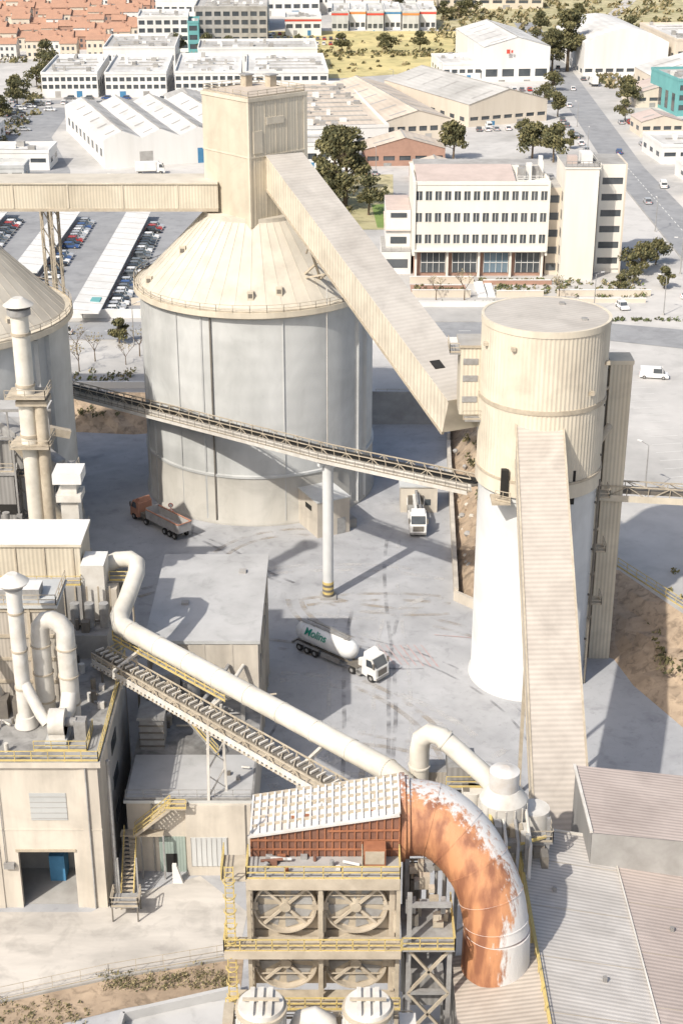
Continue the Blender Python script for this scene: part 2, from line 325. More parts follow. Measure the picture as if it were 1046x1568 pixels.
# ------------------------------------------------------------ clinker silos
def dome_silo(cx,cy):
    b=B('clinker_silo'); Rr=17.7
    b.lathe(cx,cy,[(Rr+.4,0),(Rr+.4,.5),(Rr+.12,.6),(Rr+.12,7.6)],96,conc_b)
    b.lathe(cx,cy,[(Rr+.12,7.6),(Rr+.28,7.65),(Rr+.28,8.0),(Rr,8.1)],96,conc_w,False)
    b.lathe(cx,cy,[(Rr,8.1),(Rr,32)],96,conc_w)
    b.lathe(cx,cy,[(Rr,32),(Rr+.9,32.4),(Rr+.9,33.2),(Rr+.2,33.3),(Rr-.2,33.4)],96,clad_c,False)
    b.lathe(cx,cy,[(Rr-.2,33.4),(7.6,43.4),(7.6,44)],48,clad_cone,False)
    b.disc(cx,cy,7.6,44,48,clad_cone)
    for ang,wd in ((-150,.3),(-32,.9),(-24,.9),(-114,.25),(170,.4),(200,.4),(-75,.1),(-128,.1)):
        a=R(ang); ca,sa=math.cos(a),math.sin(a)
        b.beam((cx+ca*(Rr+.03),cy+sa*(Rr+.03),.2),(cx+ca*(Rr+.03),cy+sa*(Rr+.03),32),wd,.3,conc_w)
    a=R(-109); b.beam((cx+math.cos(a)*(Rr+.2),cy+math.sin(a)*(Rr+.2),.2),(cx+math.cos(a)*(Rr+.2),cy+math.sin(a)*(Rr+.2),32),.22,.22,steel_d)
    for k in range(48):
        a=2*math.pi*k/48; ca,sa=math.cos(a),math.sin(a)
        b.beam((cx+ca*(Rr-.2),cy+sa*(Rr-.2),33.43),(cx+ca*7.65,cy+sa*7.65,43.43),.08,.04,clad_cone)
    for (rr,ang) in ((16.6,-160),(16,-90),(15.6,-75),(16,-40),(12,-150)):
        a=R(ang); x,y=cx+rr*math.cos(a),cy+rr*math.sin(a); z=33.4+(17.5-rr)
        b.box(x-.45,x+.45,y-.45,y+.45,z-1,z+.8,clad_c); b.box(x-.3,x+.3,y-.48,y-.45,z-.1,z+.5,steel_d)
    pts=[(cx+(Rr+.8)*math.cos(2*math.pi*k/48),cy+(Rr+.8)*math.sin(2*math.pi*k/48),33.2) for k in range(49)]
    b.rail(pts,steel_t,1.1,2.3,.06)
    a=R(-54); b.cyl((cx+math.cos(a)*18.4,cy+math.sin(a)*18.4,8),(cx+math.cos(a)*18.4,cy+math.sin(a)*18.4,36),.08,.08,6,duct_w)
    return b
dome_silo(-12.9,222.9).done(); dome_silo(-56.7,205).done()
t=B('silo_head_tower')
t.T=Matrix.Translation((-12.6,222,0))@Matrix.Rotation(R(42),4,'Z')
s=5.35
t.box(-s,s,-s,s,41,60.6,clad_d1)
t.quad([(s+.01,-s,41),(s+.01,s,41),(s+.01,s,60.6),(s+.01,-s,60.6)],clad_d_shade)  # tower face turned from the sun, shade painted on by the darker cladding
t.box(-s-.12,s+.12,-s-.12,s+.12,60.6,61.1,clad_c,conc_y)
t.box(-s+.4,s-.4,-s+.4,s-.4,61.1,61.25,conc_g,troof)
t.box(-s-.08,s+.08,-s-.08,s+.08,52.8,53.0,clad_c)
t.box(-s-.06,-s+.3,-s-.06,-s+.3,43,60.6,clad_c); t.box(s-.6,s+.06,-s-.07,-s+.3,43,60.6,clad_c); t.box(s-.3,s+.06,s-.3,s+.06,43,60.6,clad_c)
for (x0,x1,z0,z1) in ((-2.2,1.0,57.2,58.2),(-2.2,1.0,48,49),(-4.6,-3,53.4,56.5)): t.box(x0,x1,-s-.12,-s,z0,z1,clad_c)
for i in range(5): t.box(-4.4+i*2,-4.34+i*2,-s-.04,-s,41,60.6,clad_c)
for (x,y) in ((1.5,3.5),(4,1)): 
    t.box(x-.6,x+.6,y-.6,y+.6,61.2,62.8,steel_t); t.box(x-.8,x+.8,y-.8,y+.8,62.8,63,steel_g)
t.beam((3,3,60),(7.5,3,60),.4,.5,steel_g)
t.rail([(-s+.2,-s+.2,61.1),(s-.2,-s+.2,61.1),(s-.2,s-.2,61.1),(-s+.2,s-.2,61.1),(-s+.2,-s+.2,61.1)],steel_t,.9)
t.T=None; t.done()
c=B('conveyor_gallery')
c.box(-140,-18,219,225.5,44.7,48.3,clad_x,gal_roof)
c.box(-140,-18,218.8,225.7,48.3,48.5,clad_c,clad_cone)
c.box(-140,-18,218.9,219.2,44.3,44.75,steel_t)
for x in range(-136,-18,8): c.box(x,x+.2,218.9,219,44.7,48.3,clad_c)
for x0 in (-43.4,-95):
    for y in (219.5,225): c.truss((x0,y,UP),(x0,y,44.4),1.4,1.4,steel_t,14,.2)
c.done()
c=B('inclined_conveyor_gallery')
p0=Vector((-8.5,218,50.7)); p1=Vector((14.6,166,32.4))
c.beam(p0,p1,5.4,4.6,gal_side,gal_roof)
d,a_,b_,L=c.frame(p0,p1)
off=b_*2.35
c.beam(p0+off,p1+off,5.7,.14,clad_c,gal_roof)
N=26
for i in range(N+1):
    q=p0.lerp(p1,i/N)-a_*2.74
    c.beam(q-b_*2.2,q+b_*2.2,.12,.08,clad_c)
for sgn in(-1,1): c.beam(p0-b_*2.4+a_*(sgn*2.6),p1-b_*2.4+a_*(sgn*2.6),.35,.4,steel_t)
q=p0.lerp(p1,.885)+b_*2.46+a_*.9; c.beam(q-d*.8,q+d*.8,1.3,.12,dark,dark)
q=p0.lerp(p1,.28)
for sgn in(-1,1):
    c.beam(q-b_*2.4+a_*sgn*2.3,(q.x-2.5+sgn*1.5,q.y+9,36),.3,.3,steel_t)
    c.beam(q-b_*2.4+a_*sgn*2.3+d*7,(q.x-2.5+sgn*1.5,q.y+9,36),.25,.25,steel_t)
c.beam(q+a_*2.3-b_*2.4,(q.x-3,q.y+8,40),.2,.2,steel_t)
c.done()
# ------------------------------------------------------------ load-out silo
cx,cy=22.8,161.6
b=B('load_out_silo')
b.lathe(cx,cy,[(7.15,0),(7.15,.4),(6.85,.5),(6.85,26.6)],96,silo_p)
b.lathe(cx,cy,[(7.1,26.3),(7.25,26.3),(7.25,28)],96,clad_c,False)
b.lathe(cx,cy,[(7.1,28),(7.1,45.4)],180,clad_c,False,rib=.05)
b.lathe(cx,cy,[(7.1,36.4),(7.24,36.4),(7.24,36.9),(7.1,36.9)],96,steel_t,False)
b.lathe(cx,cy,[(7.2,28),(7.3,28),(7.3,28.3),(7.1,28.3)],96,steel_t,False)
b.lathe(cx,cy,[(7.22,45.2),(7.22,45.9),(6.9,45.9),(6.9,45.6)],96,clad_c,False)
b.disc(cx,cy,6.95,45.85,64,gal_roof)
for ang in (-30,60): 
    a=R(ang); b.box(cx+4.5*math.cos(a)-.3,cx+4.5*math.cos(a)+.3,cy+4.5*math.sin(a)-.3,cy+4.5*math.sin(a)+.3,45.85,46.1,steel_g)
for ang,z in ((-160,43),(-125,43.5),(-50,38.3),(-25,41)):
    a=R(ang); b.box(cx+7.3*math.cos(a)-.25,cx+7.3*math.cos(a)+.25,cy+7.3*math.sin(a)-.25,cy+7.3*math.sin(a)+.25,z,z+.4,steel_t)
b.box(17.9,18.7,155.3,156,25.5,29.6,dark); b.box(25.4,26.2,155.2,156,25.5,29.6,dark)
b.rail([(17.2,154.4,26.4),(18.8,153.5,26.4)],steel_t,1.2,.8)
b.box(16.8,18.9,153.6,156.3,26.1,26.35,steel_t)
b.box(31,33.6,165,168,0,39,clad_x,conc_g); b.box(30.9,33.7,164.9,168.1,38.8,39.3,clad_c)
b.box(29.2,30.6,164.6,166.5,0,40,clad_c); b.box(30.6,31,165.3,166,0,38,steel_d)
b.cyl((28.9,160.5,6),(28.9,160.5,29),.45,.45,12,steel_t)
b.cyl((29.6,159,0),(29.6,159,27),.15,.15,8,steel_d)
b.tube([(28.9,160.5,29),(29.6,161,31),(31,163,32)],.45,10,steel_t)
for z in (6,12,18,24,30,36): b.beam((29,162.5,z),(31,165.2,z),.3,.3,steel_t); b.beam((29.6,159,z),(28.6,160,z),.2,.2,steel_d)
for z in (10,17,24): b.box(29,31.2,160.4,162.6,z,z+.12,steel_t); b.rail([(29,160.4,z),(31.2,160.4,z),(31.2,162.6,z)],steel_t)
b.done()
b=B('transfer_house')
b.box(13.4,15.8,161.5,165.5,34,42,clad_x,conc_g); b.box(13.2,16,161.3,165.7,42,42.3,steel_t,conc_g)
for z in (35.5,38,40): b.box(13.7,15.4,161.42,161.5,z,z+.7,steel_g)
b.box(12.2,13.4,162,165,41,41.2,steel_g); b.rail([(12.2,165,41.2),(12.2,162,41.2),(13.4,162,41.2)],steel_t)
b.box(14,16.2,160.2,161.5,33.6,33.8,steel_g); b.rail([(13.8,160.2,33.8),(16.2,160.2,33.8)],steel_t)
b.done()
c=B('inclined_conveyor_gallery')
p0=Vector((21.9,156.5,33.5)); p1=Vector((20.0,110,8.0))
side2=M('gallery_side_b',(.60,.55,.475),(.49,.445,.38),.4,corr=((0,1,0),.6,.2))
c.beam(p0,p1,5.0,3.6,side2,gal_roof2)
d,a_,b_,L=c.frame(p0,p1)
c.beam(p0+b_*1.86,p1+b_*1.86,5.3,.12,clad_c,gal_roof2)
for sgn in(-1,1):
    c.beam(p0+b_*1.95+a_*sgn*2.6,p1+b_*1.95+a_*sgn*2.6,.2,.16,steel_t)
    c.beam(p0-b_*1.9+a_*sgn*2.4,p1-b_*1.9+a_*sgn*2.4,.3,.5,steel_t)
for fr in(.45,.75):
    q=p0.lerp(p1,fr)
    for sgn in(-1,1): c.beam((q.x+sgn*2,q.y,0),(q.x+sgn*2,q.y,q.z-1.9),.35,.35,steel_t)
c.done()
# ------------------------------------------------------------ long belt conveyor
c=B('belt_conveyor')
pA=Vector((-52,239,11.8)); pB=Vector((-1.8,181.9,21.2)); pC=Vector((15.8,161.6,25.4))
for p,q in ((pA,pB),(pB,pC)):
    L=(q-p).length; nn=int(L/2.4)
    c.truss(p,q,1.9,1.5,steel_t,nn,.11)
    d,a_,b_,_=c.frame(p,q)
    c.beam(p-b_*.2,q-b_*.2,1.3,.18,steel_d); c.beam(p+b_*.4,q+b_*.4,1.1,.12,dark)
    sd=a_ if a_.y<0 else -a_
    c.beam(p-b_*.35+sd*.99,q-b_*.35+sd*.99,.06,.9,duct_w)
    c.beam(p-b_*.75+sd*1.75,q-b_*.75+sd*1.75,.1,.45,duct_w)
    for s2 in(-1,1):
        c.beam(p+a_*s2*1.35-b_*.7,q+a_*s2*1.35-b_*.7,.75,.08,steel_t)
        c.rail([p+a_*s2*1.7-b_*.7,q+a_*s2*1.7-b_*.7],steel_d,1.05,1.8,.06)
c.truss((29,166,23.0),(75,164,21),1.9,1.5,steel_t,18,.13); c.beam((29,166,23.0),(75,164,21),1.4,.5,steel_d); c.beam((29,164.8,22.3),(75,162.8,20.3),.1,.8,clad_c)
c.beam((60,164,0),(60,164,21),.8,.8,white_p)
c.cyl((-1.8,181.9,2),(-1.8,181.9,19.6),.72,.72,24,silo_p)
for i,mm in enumerate([steel_d,steel_y]*3): c.cyl((-1.8,181.9,.25+i*.36),(-1.8,181.9,.25+(i+1)*.36),.76,.76,24,mm)
c.box(-2.9,-.7,180.8,183,0,.25,conc_g)
c.beam((-3,180.9,19.8),(-.6,182.9,19.8),.5,.5,silo_p)
c.cyl((-45,231,0),(-45,231,12.2),.85,.85,24,silo_p); c.beam((-46.3,229.8,12.3),(-43.7,232.2,12.3),.5,.5,silo_p)
c.done()
b=B('retaining_wall')
b.beam((18.0,236,.9),(15.5,181,.9),.6,1.8,conc_y); b.beam((15.3,181,.7),(18.6,177.6,.7),.5,1.4,conc_y)
b.box(5,20.6,248.2,248.6,0,6,conc_g); b.beam((18.7,248.3,2),(18.0,236,1.5),.5,3,conc_g); b.done()
b=B('retaining_wall'); b.box(-60,-34,253,253.4,UP,UP+1.2,wwall); b.done()
b=B('electrical_substation'); b.T=Matrix.Translation((-3.5,200.6,0))@Matrix.Rotation(R(27),4,'Z')
b.box(0,5.3,0,8.3,0,5.6,conc_y,conc_w); b.box(-.1,5.4,-.1,8.4,5.6,5.8,conc_w); b.box(1,2.2,-.05,0,0,2.2,steel_g); b.box(3.2,4.6,-.05,0,0,2.6,steel_g)
b.box(-.04,0,2,4,3.6,4.4,dark); b.box(5.3,7,1,4,0,1.4,conc_g); b.done()
b=B('control_hut'); b.box(9,14.6,210,214,0,4.2,conc_y,conc_g); b.box(8.8,14.8,209.8,214.2,4.2,4.4,conc_w); b.box(10,11,209.95,210,0,2.1,steel_g); b.box(12,13.6,209.95,210,1.2,2.2,glass); b.done()
# ------------------------------------------------------------ left plant buildings
b=B('grinding_mill_building')
X0,X1,Y0,Y1,Z=-62,-22.5,116.7,135.5,16.8
b.box(X0,-30.6,Y0,Y0+.5,0,16.2,conc_y); b.box(-25.3,X1,Y0,Y0+.5,0,16.2,conc_y); b.box(-30.6,-25.3,Y0,Y0+.5,6.6,16.2,conc_y)
b.box(X0,X1,Y0+6,Y1,0,16.2,conc_g); b.box(X1-.5,X1,Y0+.5,Y0+6,0,16.2,conc_y); b.box(X0,X1-.5,Y0+.5,Y0+6,14,16.2,conc_g)
b.box(-33,-23.1,Y0+.5,Y0+6,.03,.05,conc_g)
b.box(X0,X1+.4,Y0-.4,Y1,16.2,16.8,conc_y,roof_dk)
b.box(-30.8,-25.1,Y0-.12,Y0,6.6,6.85,steel_t)
b.box(-29.0,-25.6,Y0-.06,Y0,10.2,13.2,conc_w)
for i in range(5): b.box(-29,-25.6,Y0-.1,Y0-.06,10.4+i*.6,10.45+i*.6,conc_g)
b.box(X0,X1+.06,Y0-.05,Y0,9,9.15,conc_y)
for x in (-33,-24.2): b.box(x,x+.7,Y0-.1,Y0,0,16.2,conc_y)
b.box(-28.7,-27.2,Y0+4,Y0+6,0,3,bluep); b.box(-32,-31,Y0-.4,Y0,4.8,5.4,steel_g)
b.cyl((-23.6,Y0-.15,0),(-23.6,Y0-.15,16.2),.08,.08,8,steel_g); b.cyl((-31.8,Y0-.15,5.4),(-31.8,Y0-.15,16.2),.05,.05,6,steel_g)
b.rail([(X0,Y0-.2,16.8),(X1+.2,Y0-.2,16.8),(X1+.2,Y1,16.8)],steel_y,1.1,1.5,.07)
b.cyl((-21.7,Y0+1.2,0),(-21.7,Y0+1.2,16),.2,.2,10,steel_g)
for z in(4,8,12): b.box(X1,X1+.06,Y0+8,Y0+11,z,z+1.5,glass)
clutter(b,-34,-31,118,124,16.8,6,.9,.8); clutter(b,-25,-23.5,124,134,16.8,8,.8,.9); clutter(b,-40,-24,132.5,134.5,16.8,14,1,1.6)
b.done()
b=B('filter_house')
fw=M('filter_cladding',(.53,.49,.43),(.40,.36,.31),.5,streak=True,corr=((1,0,0),.35,.2),spots=grime)
b.box(-60,-27.4,127,132,16.8,27.3,fw,white_p)
for z in (19,21.5,24,26.8): b.box(-60,-27.3,126.85,127,z,z+.3,steel_t)
for x in range(-58,-27,4): b.box(x,x+.3,126.8,127,16.8,27.3,steel_t)
b.box(-60,-27,126.6,132.3,27.3,27.6,conc_w); b.rail([(-60,126.7,27.6),(-27.1,126.7,27.6),(-27.1,132,27.6)],steel_t)
for x in (-36,-33,-30.5): b.box(x,x+1.6,128,130,27.6,28.6,steel_g,white_p)
b.tube([(-33,126,18),(-33,125,19),(-33.5,124.5,21),(-34.5,125,23.5),(-35,126.8,24)],.5,10,duct_w)
for x in(-35.5,-33.2,-31.5): b.box(x,x+1.2,123.8,125.4,16.8,18.8,steel_d)
b.done()
b=B('plant_building')
b.box(-60,-27.2,141,147,10,27,clad_x,white_p); b.box(-60,-27,140.8,147.2,27,27.3,clad_c,white_p)
b.box(-60,-27.0,139,141,10,23.4,conc_g,conc_g); b.rail([(-60,139.1,23.4),(-27,139.1,23.4),(-27,141,23.4)],steel_y,1.1,1.5,.06)
for x in range(-58,-27,3): b.box(x,x+.15,140.9,141,17,27,steel_t)
b.box(-27,-24.6,139.5,143,0,25.5,duct_w,white_p); b.box(-24.6,-23.5,140,142,0,22.5,conc_y)
b.box(-60,-24,135.5,139,0,19.5,conc_g,roof_dk); b.rail([(-24,135.5,16.9),(-22.4,138,16.9)],steel_y)
for x in(-27.5,-26,-24.5): b.cyl((x,137.5,19.5),(x,137.5,22.2),.5,.5,12,steel_g)
for i in range(6): b.beam((-30+i*1.2,138.9,19.5),(-30+i*1.2,138.9,23.4),.15,.15,steel_t)
b.box(-26.8,-22.2,143,143.2,19,23,steel_g); b.box(-26.5,-22,141.5,144.5,22.6,22.75,steel_g); b.rail([(-24.4,141.5,22.75),(-22,141.5,22.75),(-22,144.5,22.75)],steel_y)
for x in(-24,-22.1): b.beam((x,141.6,0),(x,141.6,22.6),.2,.2,steel_t)
clutter(b,-34,-25,136,138.3,19.5,12,1,1.6)
b.done()
b=B('chimney')
b.box(-30.6,-28.7,150,152,0,28.2,duct_w); b.box(-31.0,-28.3,149.6,152.4,28.2,29,duct_w); b.box(-30.5,-28.8,150.1,151.9,29,30.4,duct_w); b.box(-31.2,-28.1,149.4,152.6,30.4,31.6,white_p)
for z in (20,24): b.box(-31.2,-28.1,149.4,152.6,z,z+.15,steel_g); b.rail([(-31.2,149.4,z+.15),(-28.1,149.4,z+.15),(-28.1,152.6,z+.15)],steel_t)
b.done()
b=B('exhaust_stack')
b.cyl((-30,122.6,16.8),(-30,122.6,31.5),.72,.72,20,duct_w); b.cyl((-30,122.6,16.9),(-30,122.6,18),1.15,.9,20,duct_w)
b.cyl((-30,122.6,31.5),(-30,122.6,31.8),.9,.9,20,steel_g); b.cyl((-30,122.6,32.2),(-30,122.6,33),1.5,.5,20,duct_w); b.cyl((-30,122.6,32.0),(-30,122.6,32.2),1.35,1.5,20,duct_w)
for k in range(4):
    a=k*math.pi/2; b.beam((-30+.7*math.cos(a),122.6+.7*math.sin(a),31.6),(-30+1.1*math.cos(a),122.6+1.1*math.sin(a),32.2),.1,.1,steel_g)
for z in(21,25,29): b.cyl((-30,122.6,z),(-30,122.6,z+.2),.8,.8,20,steel_t)
b.tube([(-30,122.6,22),(-29.2,122,20.5),(-28.2,121.2,18.8),(-27.6,120.8,18.2)],.55,12,duct_w)
b.done()
b=B('exhaust_stack')
b.cyl((-35.5,160,10),(-35.5,160,46.3),1.0,1.0,20,pipe_y)
b.cyl((-35.5,160,46.3),(-35.5,160,47),1.3,1.3,20,steel_g); b.cyl((-35.5,160,47.4),(-35.5,160,48.2),1.7,.6,20,duct_w); b.cyl((-35.5,160,46.9),(-35.5,160,47.5),.5,.5,12,steel_g)
for z in(32,38,44): b.cyl((-35.5,160,z),(-35.5,160,z+.3),1.12,1.12,20,steel_t)
b.cyl((-33.9,159.5,6),(-33.9,159.5,36),.7,.7,16,steel_t); b.box(-36.5,-33,158.6,161.4,36,36.6,steel_t)
for z in (31,37): b.box(-37.5,-33,158,162,z,z+.12,steel_t); b.rail([(-37.5,158,z),(-33,158,z),(-33,162,z)],steel_t)
b.done()
b=B('process_duct')
for x,y in ((-28.4,124.6),(-25.9,124.0)): b.cyl((x,y,16.8),(x,y,25.6),.9,.9,18,duct_w)
b.tube([(-28.4,124.6,25.4),(-28.3,124.6,26.5),(-27.8,124.6,27.1),(-27.1,124.4,27.3),(-26.4,124.1,27.1),(-25.9,124,26.5),(-25.9,124,25.4)],.9,16,duct_w)
for z in (18.5,21.5,24.5):
    for x,y in ((-28.4,124.6),(-25.9,124.0)): b.cyl((x,y,z),(x,y,z+.15),1.0,1.0,18,steel_t)
b.tube([(-25.9,124,20),(-26,122.8,18.6),(-26.4,121.5,18.0)],.8,14,duct_w)
b.cyl((-27.3,120.4,18.6),(-25.8,120.4,18.6),1.3,1.3,24,duct_w); b.box(-27.6,-25.6,118.9,121.6,16.8,17.3,conc_w); b.box(-27.3,-25.8,119.4,121.4,17.3,18.6,duct_w)
b.cyl((-25.8,120.4,18.6),(-24.8,120.4,18.6),.45,.45,16,steel_g); b.box(-25,-23.9,119.9,121,16.8,18.9,steel_g)
b.rail([(-28.5,118.2,16.8),(-23.6,118.2,16.8),(-23.6,122,16.8)],steel_y,1.1,1.6,.06)
b.done()
b=B('crusher_building')
cd=M('dark_cladding',(.36,.355,.345),(.25,.24,.23),.5,streak=True,corr=((1,0,0),.5,.2))
b.box(-75,-39,165,190,0,25,cd,groof); b.box(-75,-38.8,164.8,190.2,25,25.4,steel_g,conc_roof)
b.box(-75,-36.5,158,165,0,18,conc_g,conc_roof); b.rail([(-75,158,18),(-36.5,158,18),(-36.5,165,18)],steel_t)
for z in(6,11,15,20): b.box(-75,-38.9,164.85,165,z,z+1.2,dark)
b.box(-39,-33,166,176,0,12,cd,conc_g); b.truss((-37.5,166,12),(-37.5,166,30),2.4,2.4,steel_g,7,.22)
b.truss((-33.5,168,0),(-33.5,168,24),2.6,2.6,steel_g,8,.25)
for z in(12,18,24): b.box(-38.8,-32,166.5,170,z,z+.2,steel_g); b.rail([(-38.8,166.5,z+.2),(-32,166.5,z+.2),(-32,170,z+.2)],steel_t); clutter(b,-38.5,-33,167,169.5,z+.2,8,1.2,1.6)
b.tube([(-36,166,24),(-34.5,166,20),(-34,166,14),(-36,166,10)],.55,12,steel_t)
b.tube([(-38,163,30),(-36,164,27),(-35.5,165,22),(-33,166,18),(-32.8,166,4)],.7,12,steel_t)
b.box(-48,-38,166,174,25.4,29,cd,conc_g)
b.beam((-50,176,34),(-33,163,27),1.6,1.4,steel_g); b.beam((-55,170,33),(-34,176,26),1.0,1.0,steel_t)
for i in range(7):
    x=-44+i*1.6; b.beam((x,165.5,25.4),(x,165.5,33),.18,.18,steel_g)
b.beam((-44,165.5,33),(-34,165.5,33),.3,.3,steel_g); b.beam((-44,165.5,29.5),(-34,165.5,29.5),.3,.3,steel_g)
b.rail([(-45,164.9,25.4),(-38.9,164.9,25.4)],steel_t)
b.box(-38.5,-31,150,158,0,13,conc_g,conc_roof)
for z in (4,8,11): b.box(-38.5,-30.9,149.9,150,z,z+.9,dark)
b.cyl((-34,153,13),(-34,153,17),1.6,1.6,20,steel_g); b.cyl((-34,153,17),(-34,153,18.4),1.6,.3,20,steel_g)
b.box(-37.6,-36,151,154,13,16,steel_t); b.rail([(-38.5,150,13),(-31,150,13),(-31,158,13)],steel_t)
clutter(b,-44,-37,159,164,18,20,1.4,2.5); clutter(b,-38,-32,151,157,13,14,1.2,2); clutter(b,-46,-40,166,180,25.4,14,1.4,2)
b.done()
b=B('packing_building')
b.box(-21,-9,142,163,0,15.0,conc_y,conc_roof); b.box(-21.25,-8.75,141.75,163.25,15,15.4,conc_w,conc_roof)
b.box(-16.5,-9,141.85,142,8,14.9,conc_y)
for i in range(4): b.box(-21+i*3,-20.7+i*3,141.8,142,8.6,15,conc_y)
b.box(-20.3,-16.6,141.7,142,9,13.5,steel_d)
for i in range(7): b.box(-8.99,-8.85,143+i*3,143.4+i*3,0,15,conc_y)
for i in range(4): b.box(-9,-8.92,145+i*4,147+i*4,9,11.5,glass)
b.box(-21,-8.8,122.3,141.8,0,8.3,conc_y,conc_roof); b.box(-21.2,-8.6,122,141.8,8.3,8.65,conc_w,roof_dk); b.box(-21,-8.8,122.4,130,8.65,8.67,conc_roof)
b.box(-15.2,-8.8,121.6,122.3,0,8.3,conc_y)
gs=M('shutter',(.36,.43,.39),(.29,.35,.32),.6,corr=((1,0,0),.3,.2))
b.box(-18.0,-15.4,122.2,122.3,0,4.2,gs); b.box(-17.4,-16.3,122.12,122.2,0,2.2,dark); b.box(-14.8,-11.2,121.5,121.6,1.2,4.6,conc_w)
for i in range(8): b.box(-14.8+i*.5,-14.75+i*.5,121.45,121.5,1.2,4.6,conc_g)
b.box(-10.6,-9.7,121.5,121.6,0,2.1,steel_g); b.cyl((-18.5,122.1,0),(-18.5,122.1,8.2),.08,.08,8,steel_g)
b.rail([(-21,122.2,8.65),(-8.8,122.2,8.65)],steel_g,1.1,1.6,.05); b.prof([(-16.6,0),(-16.6,2.2),(-16.2,2.2),(-15.6,0)],120.3,120.7,white_p)
b.box(-20.6,-18.2,131,134,8.65,12.2,steel_g,steel_g); b.prism([(-20.8,130.8),(-18,130.8),(-18,134.2),(-20.8,134.2)],12.2,12.5,steel_g)
for i in range(4): b.box(-20.7,-18.1,130.9,131,9+i*.8,9.15+i*.8,steel_d)
b.box(-20,-17,137,140,8.65,14,steel_g,steel_g); b.cyl((-16,138,8.7),(-16,138,13),1,1,16,steel_g)
b.beam((-17,133,13),(-12.5,130,9),1.0,.2,steel_g); b.rail([(-17,132.4,13),(-12.5,129.4,9)],steel_y)
clutter(b,-20,-10,135,141,8.67,24,1.4,3,[steel_g,steel_d,conc_g,steel_t]); clutter(b,-14,-10,124,130,8.67,3,.6,.5)
for i in range(5): b.tube([(-20+i*1.6,136,9+i*.5),(-18+i*1.6,139,12),(-17+i*1.6,141.6,12.5)],.22,8,random.choice([steel_t,steel_g,duct_w]))
for (x,y) in((-18,150),(-12,158)): b.box(x,x+.8,y,y+.8,15.4,15.7,conc_g)
b.done()
b=B('steel_staircase')
def stair(b,p0,p1,w,m,nn):
    p0=Vector(p0);p1=Vector(p1); dd=(p1-p0); side=Vector((-dd.y,dd.x,0)).normalized()*w/2
    for sg in(-1,1):
        b.beam(p0+side*sg,p1+side*sg,.1,.3,m); b.rail([p0+side*sg,p1+side*sg],steel_y,1.0,1.2,.06)
    for i in range(nn):
        q=p0.lerp(p1,(i+.5)/nn); b.beam(q-side,q+side,.28,.06,m)
stair(b,(-20.6,116.4,0),(-20.6,121.4,5.2),1.2,steel_t,18)
b.box(-21.6,-17.4,121,122,5.1,5.25,steel_t)
stair(b,(-20.2,121.2,5.3),(-16.6,121.2,8.5),1.0,steel_t,12)
b.box(-17,-15,120.6,122,8.5,8.65,steel_t); b.rail([(-17,120.6,8.65),(-15,120.6,8.65)],steel_y)
for x,y in((-21.4,117.5),(-19.6,117.5),(-21.4,121.2),(-19.6,121.2),(-17.4,121)): b.beam((x,y,0),(x,y,5.2),.16,.16,steel_g)
b.box(-21.8,-19.2,114.5,116.6,1.7,1.8,steel_g)
for x in(-21.7,-19.3):
    for y in(114.6,116.5): b.beam((x,y,0),(x,y,2.9),.12,.12,steel_d)
b.rail([(-21.8,116.5,1.8),(-21.8,114.5,1.8),(-19.2,114.5,1.8),(-19.2,116.5,1.8)],steel_t)
b.done()
b=B('conveyor_bridge')
b.tube([(-25.5,143.5,23.4),(-23.8,143.8,24.1),(-22.4,143.6,24.3),(-21.6,142.7,24.2),(-21.5,141.3,23.8),(-22.1,137.5,22.6),(-22.6,135.3,21.8),(-22.2,133.9,21.5),(-21,132.6,21.5),(4.0,107.6,21.8),(5.2,106.6,21.4),(5.6,106.3,19)],[.9]*6+[1.0]*6,20,pipe_y)
for i in range(9):
    q=Vector((-21,132.6,21.5)).lerp(Vector((4,107.6,21.8)),i/8.); d=Vector((25,-25,.3)).normalized()
    b.cyl(q-d*.06,q+d*.06,1.06,1.06,20,pipe_y)
q0=Vector((-24.5,133.5,18.2)); q1=Vector((1.2,106.2,19.6))
b.truss(q0,q1,2.0,1.5,steel_t,22,.12); b.beam(q0,q1,1.5,.15,steel_t); b.beam(q0+Vector((0,0,.5)),q1+Vector((0,0,.5)),.9,.2,steel_d)
d,a_,b_,L=b.frame(q0,q1)
sd=a_ if a_.y<0 else -a_
b.beam(q0+sd*1.02-b_*.2,q1+sd*1.02-b_*.2,.08,.5,duct_w)
for i in range(44):
    q=q0.lerp(q1,i/44)+b_*.78; b.beam(q-a_*.5,q+a_*.5,.16,.18,duct_w)
for i in range(60):
    q=q0.lerp(q1,i/60)+sd*1.08-b_*.55; b.box(q.x-.11,q.x+.11,q.y-.11,q.y+.11,q.z-.14,q.z+.14,duct_w)
w0=q0+Vector((1.6,1.6,1.2)); w1=q0.lerp(q1,.48)+Vector((1.6,1.6,1.2))
b.beam(w0,w1,1.1,.12,steel_g); b.rail([w0-Vector((.4,.4,0)),w1-Vector((.4,.4,0))],steel_y,1.1,1.4,.09); b.rail([w0+Vector((.4,.4,0)),w1+Vector((.4,.4,0))],steel_y,1.1,1.4,.09)
for (x,y,zb) in ((-11.4,122.9,8.65),(-20.6,131.6,16),( -2.6,113.2,0)):
    for sg in (-1,1): b.beam((x+sg*.8-.7,y+sg*.8,zb),(x+sg*.6-.7,y+sg*.6,18.6),.26,.26,duct_w)
    for z in range(int(zb)+1,17,3):
        b.beam((x-1.5,y-.8,z),(x+.1,y+.8,z+2.5),.12,.12,duct_w); b.beam((x+.1,y+.8,z),(x-1.5,y-.8,z+2.5),.12,.12,duct_w)
    b.beam((x-2,y-1.9,18.6),(x+1.7,y+1.9,20.2),.3,.3,duct_w)
b.done()
